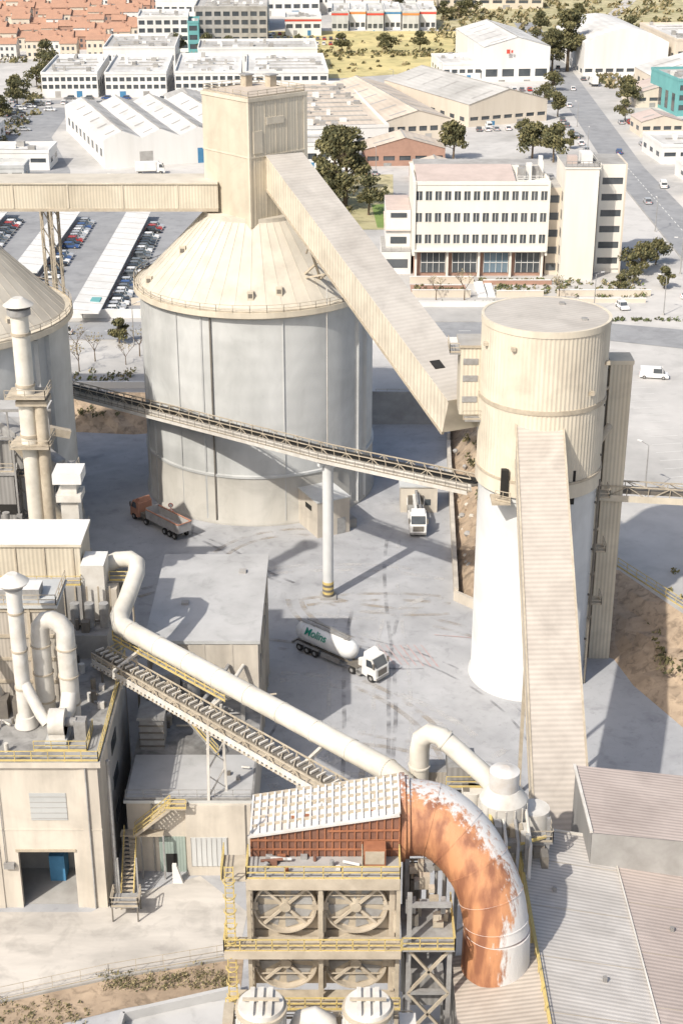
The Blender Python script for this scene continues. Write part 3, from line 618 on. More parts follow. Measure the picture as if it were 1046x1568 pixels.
b=B('gooseneck_duct')
b.tube([(6.6,108,14),(6.6,108,23.6),(6.75,107.9,24.8),(7.4,107.6,25.5),(8.3,107.3,25.4),(12,105.6,22.6),(12.9,105.2,21.6),(13.2,105,20)],.85,18,pipe_y)
for z in(19,22): b.cyl((6.6,108,z),(6.6,108,z+.15),.95,.95,18,pipe_y)
b.cyl((8.6,107.2,25.2),(8.75,107.13,25.1),.95,.95,18,pipe_y); b.done()
b=B('dust_filter_vessel')
b.cyl((13.4,104,14),(13.4,104,21.6),2.0,2.0,32,duct_w); b.cyl((13.4,104,21.6),(13.4,104,22.6),2.0,1.3,32,duct_w); b.cyl((13.4,104,22.6),(13.4,104,24.2),1.25,1.25,32,dustw); b.cyl((13.4,104,24.2),(13.4,104,24.5),1.25,.4,32,dustw)
b.cyl((13.4,104,19.8),(13.4,104,20),2.1,2.1,32,steel_t)
for k in range(16): 
    a=k*math.pi/8; b.beam((13.4+2.03*math.cos(a),104+2.03*math.sin(a),14),(13.4+2.03*math.cos(a),104+2.03*math.sin(a),21.5),.1,.1,duct_w)
b.cyl((16.1,104.5,12),(16.1,104.5,20.2),1.3,1.3,20,duct_w); b.cyl((11,106,14),(11,106,21),.9,.9,20,duct_w)
b.box(9,11.4,107,110,14,22.5,cd,steel_g); b.box(7.4,9,108.5,110.5,14,21,fw,steel_g)
b.rail([(8.8,106.2,21),(12,106.2,21),(12,108,21)],steel_y); b.rail([(15.2,102,18.5),(17.4,102,18.5),(17.4,106,18.5)],steel_t)
b.box(8.8,12,106.2,108,20.8,21,steel_g); b.box(15.2,17.4,102,106,18.3,18.5,steel_g)
for (x,y) in((9,106.3),(12,106.3),(9.5,101),(12,100),(17,102.2),(15,100)): b.beam((x,y,0),(x,y,20.8),.3,.3,steel_g)
for z in range(10,20,3):
    b.beam((9.5,101,z),(12,100,z+3),.14,.14,steel_g); b.beam((12,100,z),(17,102.2,z),.2,.2,steel_y)
for i in range(22):
    x=8+random.random()*8.5; y=97+random.random()*9; z=14+random.random()*6.5; b.box(x,x+.4+random.random()*.8,y,y+.5+random.random(),z,z+.4+random.random()*1.0,random.choice([steel_g,steel_d,steel_t,duct_w]))
for i in range(8): b.tube([(8+i,98,20-i*.3),(8.3+i,100,21-i*.2),(8.2+i,103,21)],.15,8,random.choice([steel_y,steel_g,duct_w]))
b.done()
# ------------------------------------------------------------ clinker cooler
b=B('clinker_cooler_hood')
def sec(x):
    f=(x+6.6)/10.8; zt_=27.8+1.9*f; pts=[(x,90.2,26.0),(x,90.2,zt_)]
    for kk in range(1,6):
        u=kk/5.; pts.append((x,90.2+4.2*u,zt_+.5*math.sin(u*math.pi/2)))
    pts.append((x,94.4,24)); return pts
Xs=[-6.6+10.8*i/8 for i in range(9)]
S_=[sec(x) for x in Xs]; m_=len(S_[0])
for i in range(len(S_)-1):
    b.add(S_[i]+S_[i+1],[(0,m_,m_+1,1)],brown)
    b.add(S_[i]+S_[i+1],[(k,k+m_,k+1+m_,k+1) for k in range(1,m_-1)],dustw)
b.quad(S_[0],brown); b.quad(S_[-1],brown)
for i in range(21):
    x=-6.6+i*10.8/20; p=sec(x)
    b.beam((x,90.14,26),(x,90.14,p[1][2]),.1,.1,rust)
    for k in range(1,m_-2): b.beam(Vector(p[k])+Vector((0,0,.08)),Vector(p[k+1])+Vector((0,0,.08)),.14,.22,white_p if i%2 else dustw)
for z in (26.7,27.5): b.beam((-6.6,90.1,z),(4.2,90.1,z),.1,.12,rust)
b.beam((-1,90.1,28.3),(4.2,90.1,28.4),.1,.12,rust)
for k in range(2,m_-1):
    b.beam(Vector(S_[0][k])+Vector((0,0,.08)),Vector(S_[-1][k])+Vector((0,0,.08)),.14,.2,steel_t)
for i in range(30):   # crusted clinker lumps on the roof
    x=random.uniform(-6.2,4); p=sec(x); y=random.uniform(90.6,94); k=min(5,1+int((y-90.2)/.84)); z=p[k][2]+.1; b.box(x,x+random.uniform(.1,.4),y,y+random.uniform(.1,.4),z-.1,z+.12,random.choice([dustw,rust,white_p,steel_t]))
b.beam((-6.8,90.05,27.85),(4.2,90.05,29.75),.25,.16,dustw)
b.box(-6.6,4.0,90.2,96,17,26,steel_g); b.beam((-6.9,90,26),(-6.9,90,30.6),.14,.14,steel_d)
clutter(b,-6,3.5,88,89.8,26.06,14,.6,.4,[steel_g,brown,dustw,rust])
b.rail([(1.5,88.8,26.1),(1.5,90,26.1)],steel_t); b.box(1.6,3.2,88.9,89.9,26.05,27.6,rust); b.box(1.7,3.1,88.85,88.9,26.3,27.4,steel_t)
b.done()
duct_m=bpy.data.materials.new('scaled_rust_and_dust'); duct_m.use_nodes=True
nt=duct_m.node_tree; nn_=nt.nodes; bs=nn_['Principled BSDF']; bs.inputs['Roughness'].default_value=.55
ge=nn_.new('ShaderNodeNewGeometry'); dn=nn_.new('ShaderNodeVectorMath'); dn.operation='DOT_PRODUCT'; nt.links.new(ge.outputs['Normal'],dn.inputs[0]); dn.inputs[1].default_value=(.60,.10,.79)
tcx=nn_.new('ShaderNodeTexCoord')
sp=nn_.new('ShaderNodeSeparateXYZ'); nt.links.new(tcx.outputs['Object'],sp.inputs[0])
zz=nn_.new('ShaderNodeMapRange'); zz.inputs[1].default_value=24.5; zz.inputs[2].default_value=20.0; zz.inputs[3].default_value=0; zz.inputs[4].default_value=.78; nt.links.new(sp.outputs[2],zz.inputs[0])
mpx=nn_.new('ShaderNodeMapping'); mpx.inputs['Scale'].default_value=(1.3,1.3,.3); nt.links.new(tcx.outputs['Object'],mpx.inputs['Vector'])
tn=nn_.new('ShaderNodeTexNoise'); tn.inputs['Scale'].default_value=1.8; tn.inputs['Detail'].default_value=8; tn.inputs['Roughness'].default_value=.7; nt.links.new(mpx.outputs[0],tn.inputs['Vector'])
ad=nn_.new('ShaderNodeMath'); ad.operation='MULTIPLY_ADD'; nt.links.new(tn.outputs[0],ad.inputs[0]); ad.inputs[1].default_value=1.5; nt.links.new(dn.outputs['Value'],ad.inputs[2])
ad2=nn_.new('ShaderNodeMath'); ad2.operation='ADD'; nt.links.new(ad.outputs[0],ad2.inputs[0]); nt.links.new(zz.outputs[0],ad2.inputs[1])
mr=nn_.new('ShaderNodeMapRange'); mr.inputs[1].default_value=1.42; mr.inputs[2].default_value=1.62; nt.links.new(ad2.outputs[0],mr.inputs[0])
t2=nn_.new('ShaderNodeTexNoise'); t2.inputs['Scale'].default_value=.8; t2.inputs['Detail'].default_value=5; nt.links.new(mpx.outputs[0],t2.inputs['Vector'])
m1=nn_.new('ShaderNodeMix'); m1.data_type='RGBA'; m1.inputs[6].default_value=(.54,.26,.13,1); m1.inputs[7].default_value=(.27,.115,.065,1)
r2=nn_.new('ShaderNodeMapRange'); r2.inputs[1].default_value=.42; r2.inputs[2].default_value=.62; nt.links.new(t2.outputs[0],r2.inputs[0]); nt.links.new(r2.outputs[0],m1.inputs[0])
m2=nn_.new('ShaderNodeMix'); m2.data_type='RGBA'; nt.links.new(mr.outputs[0],m2.inputs[0]); nt.links.new(m1.outputs[2],m2.inputs[6]); m2.inputs[7].default_value=(.64,.63,.62,1); nt.links.new(m2.outputs[2],bs.inputs['Base Color'])
bpn=nn_.new('ShaderNodeBump'); bpn.inputs['Strength'].default_value=.4; bpn.inputs['Distance'].default_value=.15; nt.links.new(tn.outputs[0],bpn.inputs['Height']); nt.links.new(bpn.outputs[0],bs.inputs['Normal'])
b=B('exhaust_gas_duct')
b.cyl((4.2,93.4,27.2),(5.0,93.4,27.2),3.1,3.1,40,duct_m); b.cyl((4.35,93.4,27.2),(4.7,93.4,27.2),3.3,3.3,40,duct_m)
def arc(P,nn=7):
    out=[]
    P=[Vector(p) for p in P]
    for i in range(len(P)-1):
        p0=P[max(i-1,0)];p1=P[i];p2=P[i+1];p3=P[min(i+2,len(P)-1)]
        for j in range(nn):
            t=j/nn; out.append(.5*((2*p1)+(-p0+p2)*t+(2*p0-5*p1+4*p2-p3)*t*t+(-p0+3*p1-3*p2+p3)*t**3))
    out.append(P[-1]); return out
path=arc([(4.9,93.4,27.2),(7.0,93.2,27.0),(8.9,92.3,25.9),(10.3,91.2,24.2),(11.2,90.4,22.0),(11.6,90.0,19.4)])
nP=len(path); b.tube(path,[2.9-.45*min(1,i/(nP*.6)) for i in range(nP)],40,duct_m)
for i in (6,13,20,27,32):
    q=path[i]; dd=(path[i+1]-path[i-1]).normalized(); rr=2.94-.45*min(1,i/(nP*.6)); b.cyl(q-dd*.05,q+dd*.05,rr,rr,40,duct_m)
b.cyl((11.6,90,19.6),(11.65,89.95,16.0),2.5,2.6,40,duct_m)
b.cyl((9.0,90.3,26),(9.1,89.8,26.1),.45,.45,16,rust)
b.done()
b=B('cooling_fan_tower')
fan_t=M('fan_casing',(.54,.475,.385),(.41,.355,.28),1,rough=.7,spots=grime)
for zc in(23.0,17.8):
    for xc in(-4.1,1.05):
        n2=40
        b.cyl((xc,88.6,zc),(xc,88.9,zc),2.3,2.3,n2,steel_t)
        for k in range(n2):
            a0=2*math.pi*k/n2;a1=2*math.pi*(k+1)/n2
            b.beam((xc+2.25*math.cos(a0),88.35,zc+2.25*math.sin(a0)),(xc+2.25*math.cos(a1),88.35,zc+2.25*math.sin(a1)),.5,.12,fan_t)
        b.cyl((xc,88.1,zc),(xc,88.62,zc),.4,.5,20,steel_t)
        for k in range(4):
            a0=math.pi/4+k*math.pi/2; b.beam((xc+.3*math.cos(a0),88.3,zc+.3*math.sin(a0)),(xc+2.2*math.cos(a0),88.3,zc+2.2*math.sin(a0)),.16,.2,fan_t)
        for k in range(8):
            a0=2*math.pi*k/8; a2=a0+.5
            b.quad([(xc+.4*math.cos(a0),88.52,zc+.4*math.sin(a0)),(xc+2.05*math.cos(a0),88.48,zc+2.05*math.sin(a0)),(xc+2.05*math.cos(a2),88.58,zc+2.05*math.sin(a2))],steel_g)
        for zz_ in(-1.0,1.0): b.beam((xc-1.95,88.28,zc+zz_),(xc+1.95,88.28,zc+zz_),.08,.1,fan_t)
    b.box(-6.7,4.0,88.9,90.0,zc-2.5,zc+2.5,fan_t)
    for x in(-6.7,-1.6,3.6): b.box(x-.12,x+.3,88.2,89,zc-2.6,zc+2.6,fan_t)
    for xc in(-1.5,3.9): b.cyl((xc+.1,87.9,zc-1.9),(xc+.1,87.9,zc-.3),.28,.28,12,steel_t)
b.box(-6.8,4.2,87.4,90.1,25.85,26.05,conc_g); b.box(-6.8,4.2,87.3,87.42,25.2,26.15,fan_t); b.rail([(-6.8,90,26.05),(-6.8,87.4,26.05),(4.2,87.4,26.05),(4.2,90,26.05)],steel_y,1.15,1.3,.08)
b.box(-8.5,4.3,86.4,88.1,20.2,20.35,steel_t); b.box(-8.5,4.3,86.3,86.42,19.8,20.5,fan_t); b.rail([(-8.5,88.6,20.35),(-8.5,86.4,20.35),(4.3,86.4,20.35)],steel_y,1.15,1.1,.08)
b.box(-8.5,4.3,86.4,88.6,14.8,14.95,steel_t); b.rail([(-8.5,86.4,14.95),(4.3,86.4,14.95)],steel_y,1.15,1.1,.09)
for x in(-6.7,-1.5,4.1): b.beam((x,87.6,0),(x,87.6,26),.3,.3,steel_t)
for sg in(-.3,.3): b.beam((-8.0+sg,87,14),(-8.0+sg,87,27.5),.09,.09,steel_y)
for i in range(30): b.beam((-8.3,87,14.4+i*.45),(-7.7,87,14.4+i*.45),.06,.06,steel_y)
for i in range(9):
    z=16+i*1.3
    for k in range(6):
        a0=math.pi+math.pi*k/6;a1=math.pi+math.pi*(k+1)/6
        b.beam((-8+.45*math.cos(a0),87+.7*math.sin(a0),z),(-8+.45*math.cos(a1),87+.7*math.sin(a1),z),.07,.07,steel_y)
b.box(-8.6,-6.8,87.4,90.3,25.9,26.05,steel_t); b.rail([(-8.6,90.3,26.05),(-8.6,87.4,26.05)],steel_y)
b.done()
b=B('steel_support_frame')
for x in(4.9,7.9):
    for y in(87.2,91.5): b.beam((x,y,0),(x,y,25 if x<6 else 20.5),.34,.34,steel_g)
for z in(8,12,16,20,24):
    for y in(87.2,91.5): b.beam((4.9,y,z),(7.9,y,z),.3,.35,steel_t if z==20 else steel_g)
    for x in(4.9,7.9): b.beam((x,87.2,min(z,20.3)),(x,91.5,min(z,20.3)),.25,.3,steel_g)
for z in(4,8,12,16):
    b.beam((4.9,87.1,z),(7.9,87.1,z+4),.2,.2,steel_t); b.beam((7.9,87.1,z),(4.9,87.1,z+4),.2,.2,steel_t)
b.box(4.4,8.2,86.4,91.6,20.4,20.55,steel_g); b.rail([(4.4,86.4,20.55),(8.2,86.4,20.55),(8.2,91.6,20.55)],steel_y,1.1,1.2,.08)
for i in range(18):
    x=4.6+random.random()*3; y=88+random.random()*4; z=20.5+random.random()*3.5
    b.box(x,x+.3+random.random()*.5,y,y+.5,z,z+.3+random.random(),random.choice([steel_g,steel_d,steel_t,fan_t]))
for i in range(6): b.cyl((4.7+i*.6,91.8,12),(4.7+i*.6,91.8,24+random.random()*1.5),.13,.13,8,random.choice([steel_g,steel_t,steel_y]))
b.box(5,7.6,88,91,14,17,cd,steel_g); b.box(4.8,6,92.3,93.5,16,23,steel_g)
b.rail([(4.4,92.3,24),(8,92.3,24)],steel_t)
b.done()
for xx in(-5.3,1.75):
    b=B('dust_collector_vessel'); yy=77.2
    b.cyl((xx,yy,10),(xx,yy,23.4),1.6,1.6,32,duct_w); b.cyl((xx,yy,23.4),(xx,yy,23.7),1.72,1.72,32,steel_t)
    b.cyl((xx,yy,23.7),(xx,yy,24.0),1.55,1.5,32,duct_w)
    for k in range(-1,2): b.beam((xx+k*.6,yy-1.25,24.1),(xx+k*.6,yy+1.25,24.1),.3,.3,duct_w)
    b.beam((xx-1.2,yy,24.3),(xx+1.2,yy,24.3),.2,.16,steel_t)
    for z in(14,18,21): b.cyl((xx,yy,z),(xx,yy,z+.2),1.7,1.7,32,steel_t)
    for k in range(20):
        a=k*math.pi/10; b.beam((xx+1.63*math.cos(a),yy+1.63*math.sin(a),14),(xx+1.63*math.cos(a),yy+1.63*math.sin(a),23.4),.07,.07,duct_w)
    b.done()
b=B('process_duct')
b.tube([(-3,78.6,12),(-3,78.4,20.5),(-2.6,78.2,21.7),(-1.8,78,22.1),(-1,78,21.7),(-.7,78,20),(-.7,78,10)],.7,16,duct_w)
b.box(-3.5,.2,80,83,10,16,rust,steel_g); b.box(-2.6,-.9,77,78,19,21,steel_g); b.box(3.9,5.0,77,79,12,21.5,steel_g,duct_w); b.box(-8,-7.3,78,80,12,21.5,steel_t)
b.rail([(-7.5,79.5,20.5),(4.8,79.5,20.5)],steel_t,.7,1.2,.06)
clutter(b,-4,4,80,85,14.5,20,1,2)
b.done()
# ------------------------------------------------------------ halls
b=B('storage_hall')
zl=17.0
b.quad([(14.8,60,zl),(23,60,zl-1.45),(23,106.5,zl-1.45),(14.8,106.5,zl)],hall_a)
b.quad([(23,60,zl-1.40),(45,60,zl-5.2),(45,106.5,zl-5.2),(23,106.5,zl-1.40)],hall_b)
b.quad([(14.8,60,zl-.04),(8.4,60,zl-1.4),(8.4,91.5,zl-1.4),(14.8,91.5,zl-.04)],hall_c)
b.box(14.72,14.95,60,106.6,zl-2.5,zl+.15,steel_y)
b.prism([(8.5,60),(14.7,60),(14.7,91.4),(8.5,91.4)],0,zl-1.7,conc_g)
b.prism([(15,60),(44.8,60),(44.8,106.3),(15,106.3)],0,zl-5.3,conc_y)
b.quad([(15,106.3,0),(45,106.3,0),(45,106.3,zl-5.3),(23,106.3,zl-1.5),(15,106.3,zl-.1)],conc_y)
b.quad([(20.6,102.4,19.2),(45,102.4,16.4),(45,112.3,16.4),(20.6,112.3,19.2)],hall_b)
b.quad([(20.7,102.6,0),(20.7,112.1,0),(20.7,112.1,19.1),(20.7,102.6,19.1)],cd)  # side wall's shadow is put into the colour here, using the dark cladding
b.quad([(20.7,102.5,14),(45,102.5,11),(45,102.5,16.3),(20.7,102.5,19.1)],conc_g)
b.beam((20.6,102.4,19.25),(20.6,112.3,19.25),.25,.2,duct_w)
b.beam((23,60,zl-1.3),(23,106.5,zl-1.3),.12,.1,duct_w)
b.beam((14.8,106.5,zl+.02),(23,106.5,zl-1.4),.2,.15,duct_w)
for i in range(22): b.beam((14.6,62+i*2,zl+.1),(14.6,62+i*2,zl+.9),.06,.06,steel_y)
b.beam((14.6,62,zl+.9),(14.6,106,zl+.9),.06,.06,steel_y)
for (x,y) in ((17,98),(19.5,88),(26,95),(25,84)): 
    z=zl-(x-14.8)*.177; b.box(x,x+.3,y,y+.3,z-.3,z+.4,steel_g)
for i in range(7):   # sheet lap lines
    y=66+i*6; b.quad([(14.9,y,zl+.01),(22.9,y,zl-1.41),(22.9,y+.06,zl-1.41),(14.9,y+.06,zl+.01)],steel_t); b.quad([(23.1,y+2,zl-1.4),(40,y+2,zl-4.32),(40,y+2.06,zl-4.32),(23.1,y+2.06,zl-1.4)],steel_t)
b.done()
# ------------------------------------------------------------ office building
b=B('office_building')
x0,x1,y0=15.9,45.2,327.0
b.box(x0+.2,x1-.2,y0+1.6,y0+20,UP,UP+6.2,brick)
for i in range(4):
    a=x0+1.5+i*7; b.box(a+.2,a+5.6,y0+1.4,y0+1.6,UP+.8,UP+5.2,glass if i!=2 else glass_b)
    for j in range(5): b.box(a+.2+j*1.35,a+.3+j*1.35,y0+1.3,y0+1.4,UP+.8,UP+5.2,white_p)
    b.box(a+.2,a+5.6,y0+1.3,y0+1.4,UP+3,UP+3.12,white_p)
for i in range(5): b.box(x0+.3+i*7,x0+.8+i*7,y0+.4,y0+1.0,UP,UP+6,office_w)
b.box(x0,x1,y0-.6,y0+20,UP+5.9,UP+6.3,office_w)
b.box(x0+.3,x1-.3,y0+.3,y0+20,UP+6.3,UP+20.6,office_w)
b.facade(x0,x1,y0,UP+6.3,UP+20.6,14,3,.66,.42,office_w)
b.box(x0-.3,x0+.3,y0-.4,y0+20,UP+5,UP+21.4,office_w); b.box(x1-.3,x1+.2,y0-.3,y0+20,UP+5,UP+21.4,office_w)
b.box(x0+.3,x1-.3,y0-.15,y0+.4,UP+20.6,UP+21.3,office_w)
b.quad([(x0+.5,y0+.6,UP+20.95),(38,y0+.6,UP+20.95),(38,y0+13,UP+22.6),(x0+.5,y0+13,UP+22.6)],terra_f)
b.quad([(38,y0+.6,UP+20.95),(38,y0+.6,UP+20.6),(38,y0+13,UP+20.6),(38,y0+13,UP+22.6)],office_w)
b.box(x0+.3,x1-.3,y0+13,y0+20,UP+20.6,UP+22.4,office_w,conc_g)
for i,(a,w_,h_) in enumerate(((38.5,1.5,2.2),(40.5,1.2,3),(42,1.5,2),(43.6,1,2.8),(39.5,1.4,1.6),(43.9,.9,3.4))): b.box(a,a+w_,y0+3+i*1.5,y0+4.2+i*1.5,UP+20.6,UP+20.6+h_+.8,white_p if i%2 else steel_g)
b.rail([(38.2,y0+.6,UP+21.3),(45,y0+.6,UP+21.3)],white_p,1.1,1.2,.1)
b.box(45.4,48.2,y0+2.5,y0+18,UP,UP+19.5,cream,conc_g)
for i in range(5): b.box(45.6,47.8,y0+2.4,y0+2.5,UP+1+i*3.8,UP+2.6+i*3.8,glass)
b.box(48.2,55.4,y0-2.4,y0+12,UP,UP+24.5,office_w,conc_g); b.box(48.0,55.6,y0-2.6,y0+12.2,UP+24.5,UP+24.9,office_w,conc_g)
b.rail([(48.2,y0-2.3,UP+24.9),(55.4,y0-2.3,UP+24.9),(55.4,y0+8,UP+24.9)],steel_g,1.2,1.2,.1)
b.box(52,54.5,y0+2,y0+6,UP+24.9,UP+27,white_p); b.box(49,51,y0+1,y0+3,UP+24.9,UP+26.6,terra_f)
for i in range(5): b.box(48.15,48.2,y0,y0+2,UP+1+i*4,UP+3+i*4,glass)
b.box(55.4,56.2,y0+1.5,y0+10,UP,UP+22,dark)
b.box(56.5,62.2,y0+4.3,y0+16,UP,UP+24,office_w,conc_g)
b.facade(56.9,62.2,y0+4,UP+1,UP+22.4,1,6,.86,.42,office_w,mull=False); b.box(56.2,56.9,y0+3.6,y0+16,UP,UP+24.4,office_w); b.box(56.9,62.2,y0+4.01,y0+16,UP+22.4,UP+24.3,office_w,conc_g)
b.box(62.2,62.6,y0+4,y0+16,UP,UP+24.4,cream)
b.done()
b=B('annex_house'); b.box(9,15.5,330,345,UP,UP+5,wwall,conc_g); b.box(10,15.5,334,350,UP+5,UP+13.5,wwall,terra_f)
b.quad([(9.6,333.4,UP+9),(15.5,333.4,UP+9),(15.5,342,UP+11.5),(9.6,342,UP+11.5)],terra_f); b.box(11,14.6,333.9,334,UP+6,UP+7.5,glass); b.box(9.8,14.8,329.95,330,UP+1.4,UP+3.4,glass); b.box(11,14.6,333.85,334,UP+11.9,UP+12.9,glass)
b.rail([(9,330.2,UP+5),(15.4,330.2,UP+5)],steel_g); b.done()
b=B('garden_wall')
for (xa,xb,y,hh,m_) in ((15,29,322,1.5,cream),(15,27.5,311,1.6,cream),(33,43,311,1.4,cream),(31,46,321,1.0,brick),(46,66,312,1.3,cream),(50,64,307,.9,cream),(18,26,317,1,brick),(15,44,304,1.1,wwall)):
    b.box(xa,xb,y,y+.35,UP,UP+hh,m_); b.box(xa-.05,xb+.05,y-.05,y+.4,UP+hh,UP+hh+.1,wwall)
b.box(29,31,311,323,UP,UP+.3,wwall)
for i in range(5): b.box(31.2,32.8,311+i*.5,323,UP,UP+.06+i*.09,wwall)
b.done()
sheet('red_paving',[(15,312),(27,312),(27,321),(15,321)],UP+.03,brick)
# ------------------------------------------------------------ background industrial buildings
def shed(name,x,y,rz,w,d,h,wall,roof,kind='flat',cols=8,rows=1,wz=(.35,.8),bays=1,door=2,stripe=None,side=True):
    b=B(name,(x,y,UP),R(rz))
    z0,z1=h*wz[0],h*wz[1]
    b.box(0,w,.3,d,0,h,wall,roof)
    b.box(0,w,0,.3,0,z0,wall); b.box(0,w,0,.3,z1,h,wall)
    if rows: b.facade(0,w,0,z0,z1,cols,rows,.72,.55,wall,mull=False)
    else: b.box(0,w,0,.3,z0,z1,wall)
    if kind=='flat':
        for q in((-.15,w+.15,-.15,.25),(-.15,w+.15,d-.25,d+.15)): b.box(q[0],q[1],q[2],q[3],h,h+.9,wall)
        for q in(-.15,w-.25): b.box(q,q+.4,.25,d-.25,h,h+.9,wall)
        nb=int(d/9)
        for j in range(nb):
            if w>16 and random.random()<.8: b.box(w*.12,w*.88,4+j*9,4.9+j*9,h,h+.35,conc_g)
        for i in range(int(w*d/90)):
            px=random.uniform(1.5,w-3);py=random.uniform(2,d-3);s_=random.uniform(.8,2.4); b.box(px,px+s_,py,py+s_,h,h+random.uniform(.7,1.8),random.choice([white_p,steel_g,conc_g]))
    elif kind=='gable' or kind=='multi':
        bw=w/bays; rh=bw*(.14 if bays==1 else .2)
        for i in range(bays):
            a=i*bw; e=.25 if bays==1 else 0
            b.quad([(a-e,-e,h),(a+bw/2,-e,h+rh),(a+bw/2,d+e,h+rh),(a-e,d+e,h)],roof); b.quad([(a+bw/2,-e,h+rh),(a+bw+e,-e,h),(a+bw+e,d+e,h),(a+bw/2,d+e,h+rh)],groof if bays>1 else roof)
            b.quad([(a,0,h),(a+bw,0,h),(a+bw/2,0,h+rh)],wall); b.quad([(a+bw,d,h),(a,d,h),(a+bw/2,d,h+rh)],wall)
            b.beam((a+bw/2,0,h+rh+.05),(a+bw/2,d,h+rh+.05),.5,.2,conc_g)
            for j in range(int(d/12)):
                b.quad([(a+bw*.12,4+j*12,h+rh*.24+.06),(a+bw*.38,4+j*12,h+rh*.76+.06),(a+bw*.38,5.4+j*12,h+rh*.76+.06),(a+bw*.12,5.4+j*12,h+rh*.24+.06)],conc_g)
                b.quad([(a+bw*.62,4+j*12,h+rh*.76+.06),(a+bw*.88,4+j*12,h+rh*.24+.06),(a+bw*.88,5.4+j*12,h+rh*.24+.06),(a+bw*.62,5.4+j*12,h+rh*.76+.06)],conc_g)
    elif kind=='barrel':
        K=10;rh=w*.16
        P=[(w*i/K,h+rh*math.sin(math.pi*i/K)) for i in range(K+1)]
        for i in range(K): b.quad([(P[i][0],0,P[i][1]),(P[i+1][0],0,P[i+1][1]),(P[i+1][0],d,P[i+1][1]),(P[i][0],d,P[i][1])],roof)
        b.quad([(p[0],0,p[1]) for p in P],wall)
    for i in range(door):
        a=w*(i+.6)/(door+.6); b.box(a,a+min(4,w*.1),-.06,0,0,z0*.92 if rows else min(4.5,h*.6),random.choice([steel_g,bluep,conc_g]))
    if side:
        for i in range(int(d/7)): b.box(-.06,0,3+i*7,6+i*7,z0,z0+(z1-z0)*.6,glass)
        for i in range(int(d/7)): b.box(w,w+.06,3+i*7,6+i*7,z0,z0+(z1-z0)*.6,glass)
    if stripe: b.box(-.1,w+.1,-.1,-.003,h*.86,h*.97,stripe)
    return b.done()
for (x,w) in ((-113,21),(-89,23),(-63,25),(-36,31)):
    shed('white_warehouse',x,583+random.uniform(-3,3),3,w,52,8.5,wwall,wroof,'flat',9,2,(.3,.95))
shed('white_warehouse',-100,655,3,30,45,9,wwall,groof,'flat',8,1); shed('white_warehouse',-60,652,3,50,30,9,wwall,groof,'flat',8,1)
shed('sawtooth_warehouse',-70,448,19,46,68,8.5,wwall,wroof,'multi',8,0,bays=4,door=2)
shed('beige_workshop',43,519,25,31,64,7.5,cream,groof,'gable',7,1,(.2,.5),door=2)
shed('flat_warehouse',-13,474,8,28,95,7,wwall,troof,'flat',8,1,(.2,.7)); shed('flat_warehouse',14,492,14,22,80,6.5,cream,troof,'gable',6,1)
shed('brick_outbuilding',7,452,4,24,14,5,brick,troof,'gable',5,1,(.2,.7)); shed('flat_warehouse',-14,446,4,18,20,7,wwall,wroof,'flat',5,1); shed('brick_outbuilding',20,430,3,14,8,4,brick,troof,'gable',4,1,(.2,.7))
shed('white_industrial_hall',57,624,6,27,65,13.5,wwall,wroof,'gable',4,1,(.05,.45)); shed('side_annex',41,628,6,16,30,6,wwall,wroof,'flat',5,1)
lg=B('wall_logo',(66,623.5,UP+11),R(6)); lg.box(0,1.4,0,.12,0,1.6,redp); lg.box(1.8,2.6,0,.12,.3,1.3,redp); lg.done()
shed('barrel_roof_hall',100,642,4,35,60,13,wwall,wroof,'barrel',8,1,(.05,.25)); shed('white_warehouse',137,640,4,40,60,14,cream,wroof,'flat',5,1)
shed('teal_office_block',118,541,8,30,30,12,teal,groof,'flat',8,3,(.1,.95)); shed('terracotta_shed',96,398,10,20,14,4.5,cream,terra,'gable',4,1); shed('terracotta_shed',107,560,6,22,18,5,cream,terra_f,'gable',5,1)
shed('low_warehouse',96,455,5,40,22,5,wwall,wroof,'flat',8,1); shed('low_warehouse',98,500,5,14,14,5,cream,terra_f,'gable',4,1); shed('low_warehouse',118,590,4,40,26,7,cream,wroof,'gable',6,1); shed('low_warehouse',98,428,5,24,12,4,wwall,groof,'flat',5,1)
for i in range(6):
    shed('colour_front_shed',-5+i*9,800+(i%2)*6,0,8.4,40,9,wwall if i%2 else conc_w,wroof,'flat',3,1,(.05,.5),door=1,stripe=[redp,orangep,redp,bluep,orangep,redp][i])
    shed('colour_front_shed',-8+i*10,880,0,9.4,40,9,wwall,wroof,'flat',3,1,(.05,.5),door=1,stripe=[bluep,redp,orangep,redp,bluep,orangep][i])
shed('glass_office_block',-69,742,2,34,40,17,conc_g,groof,'flat',8,4,(.05,.95)); shed('glass_office_block',-62,800,2,25,40,20,glass_b,groof,'flat',8,4,(.05,.95))
shed('modern_office_block',-93,717,4,23,30,15,wwall,wroof,'flat',6,4,(.05,.98)); shed('modern_office_block',-70,715,4,5,20,13,teal,groof,'flat',1,3,(.05,.98),side=False)
shed('white_warehouse',-30,900,0,50,50,10,wwall,wroof,'flat',10,1,stripe=bluep); shed('white_warehouse',-100,850,0,40,50,10,wwall,groof,'flat',10,1); shed('white_warehouse',-52,870,5,40,40,9,wwall,wroof,'flat',8,1)
shed('white_warehouse',-28,780,2,18,26,8,wwall,wroof,'flat',4,1,stripe=redp); shed('white_warehouse',-90,930,0,60,40,10,wwall,groof,'flat',8,1)
shed('low_warehouse',-124,446,0,38,14,5,wwall,wroof,'flat',6,1); shed('low_warehouse',-150,470,0,40,30,6,wwall,groof,'gable',6,1); shed('low_warehouse',-106,428,2,16,10,4,conc_w,wroof,'flat',4,1)
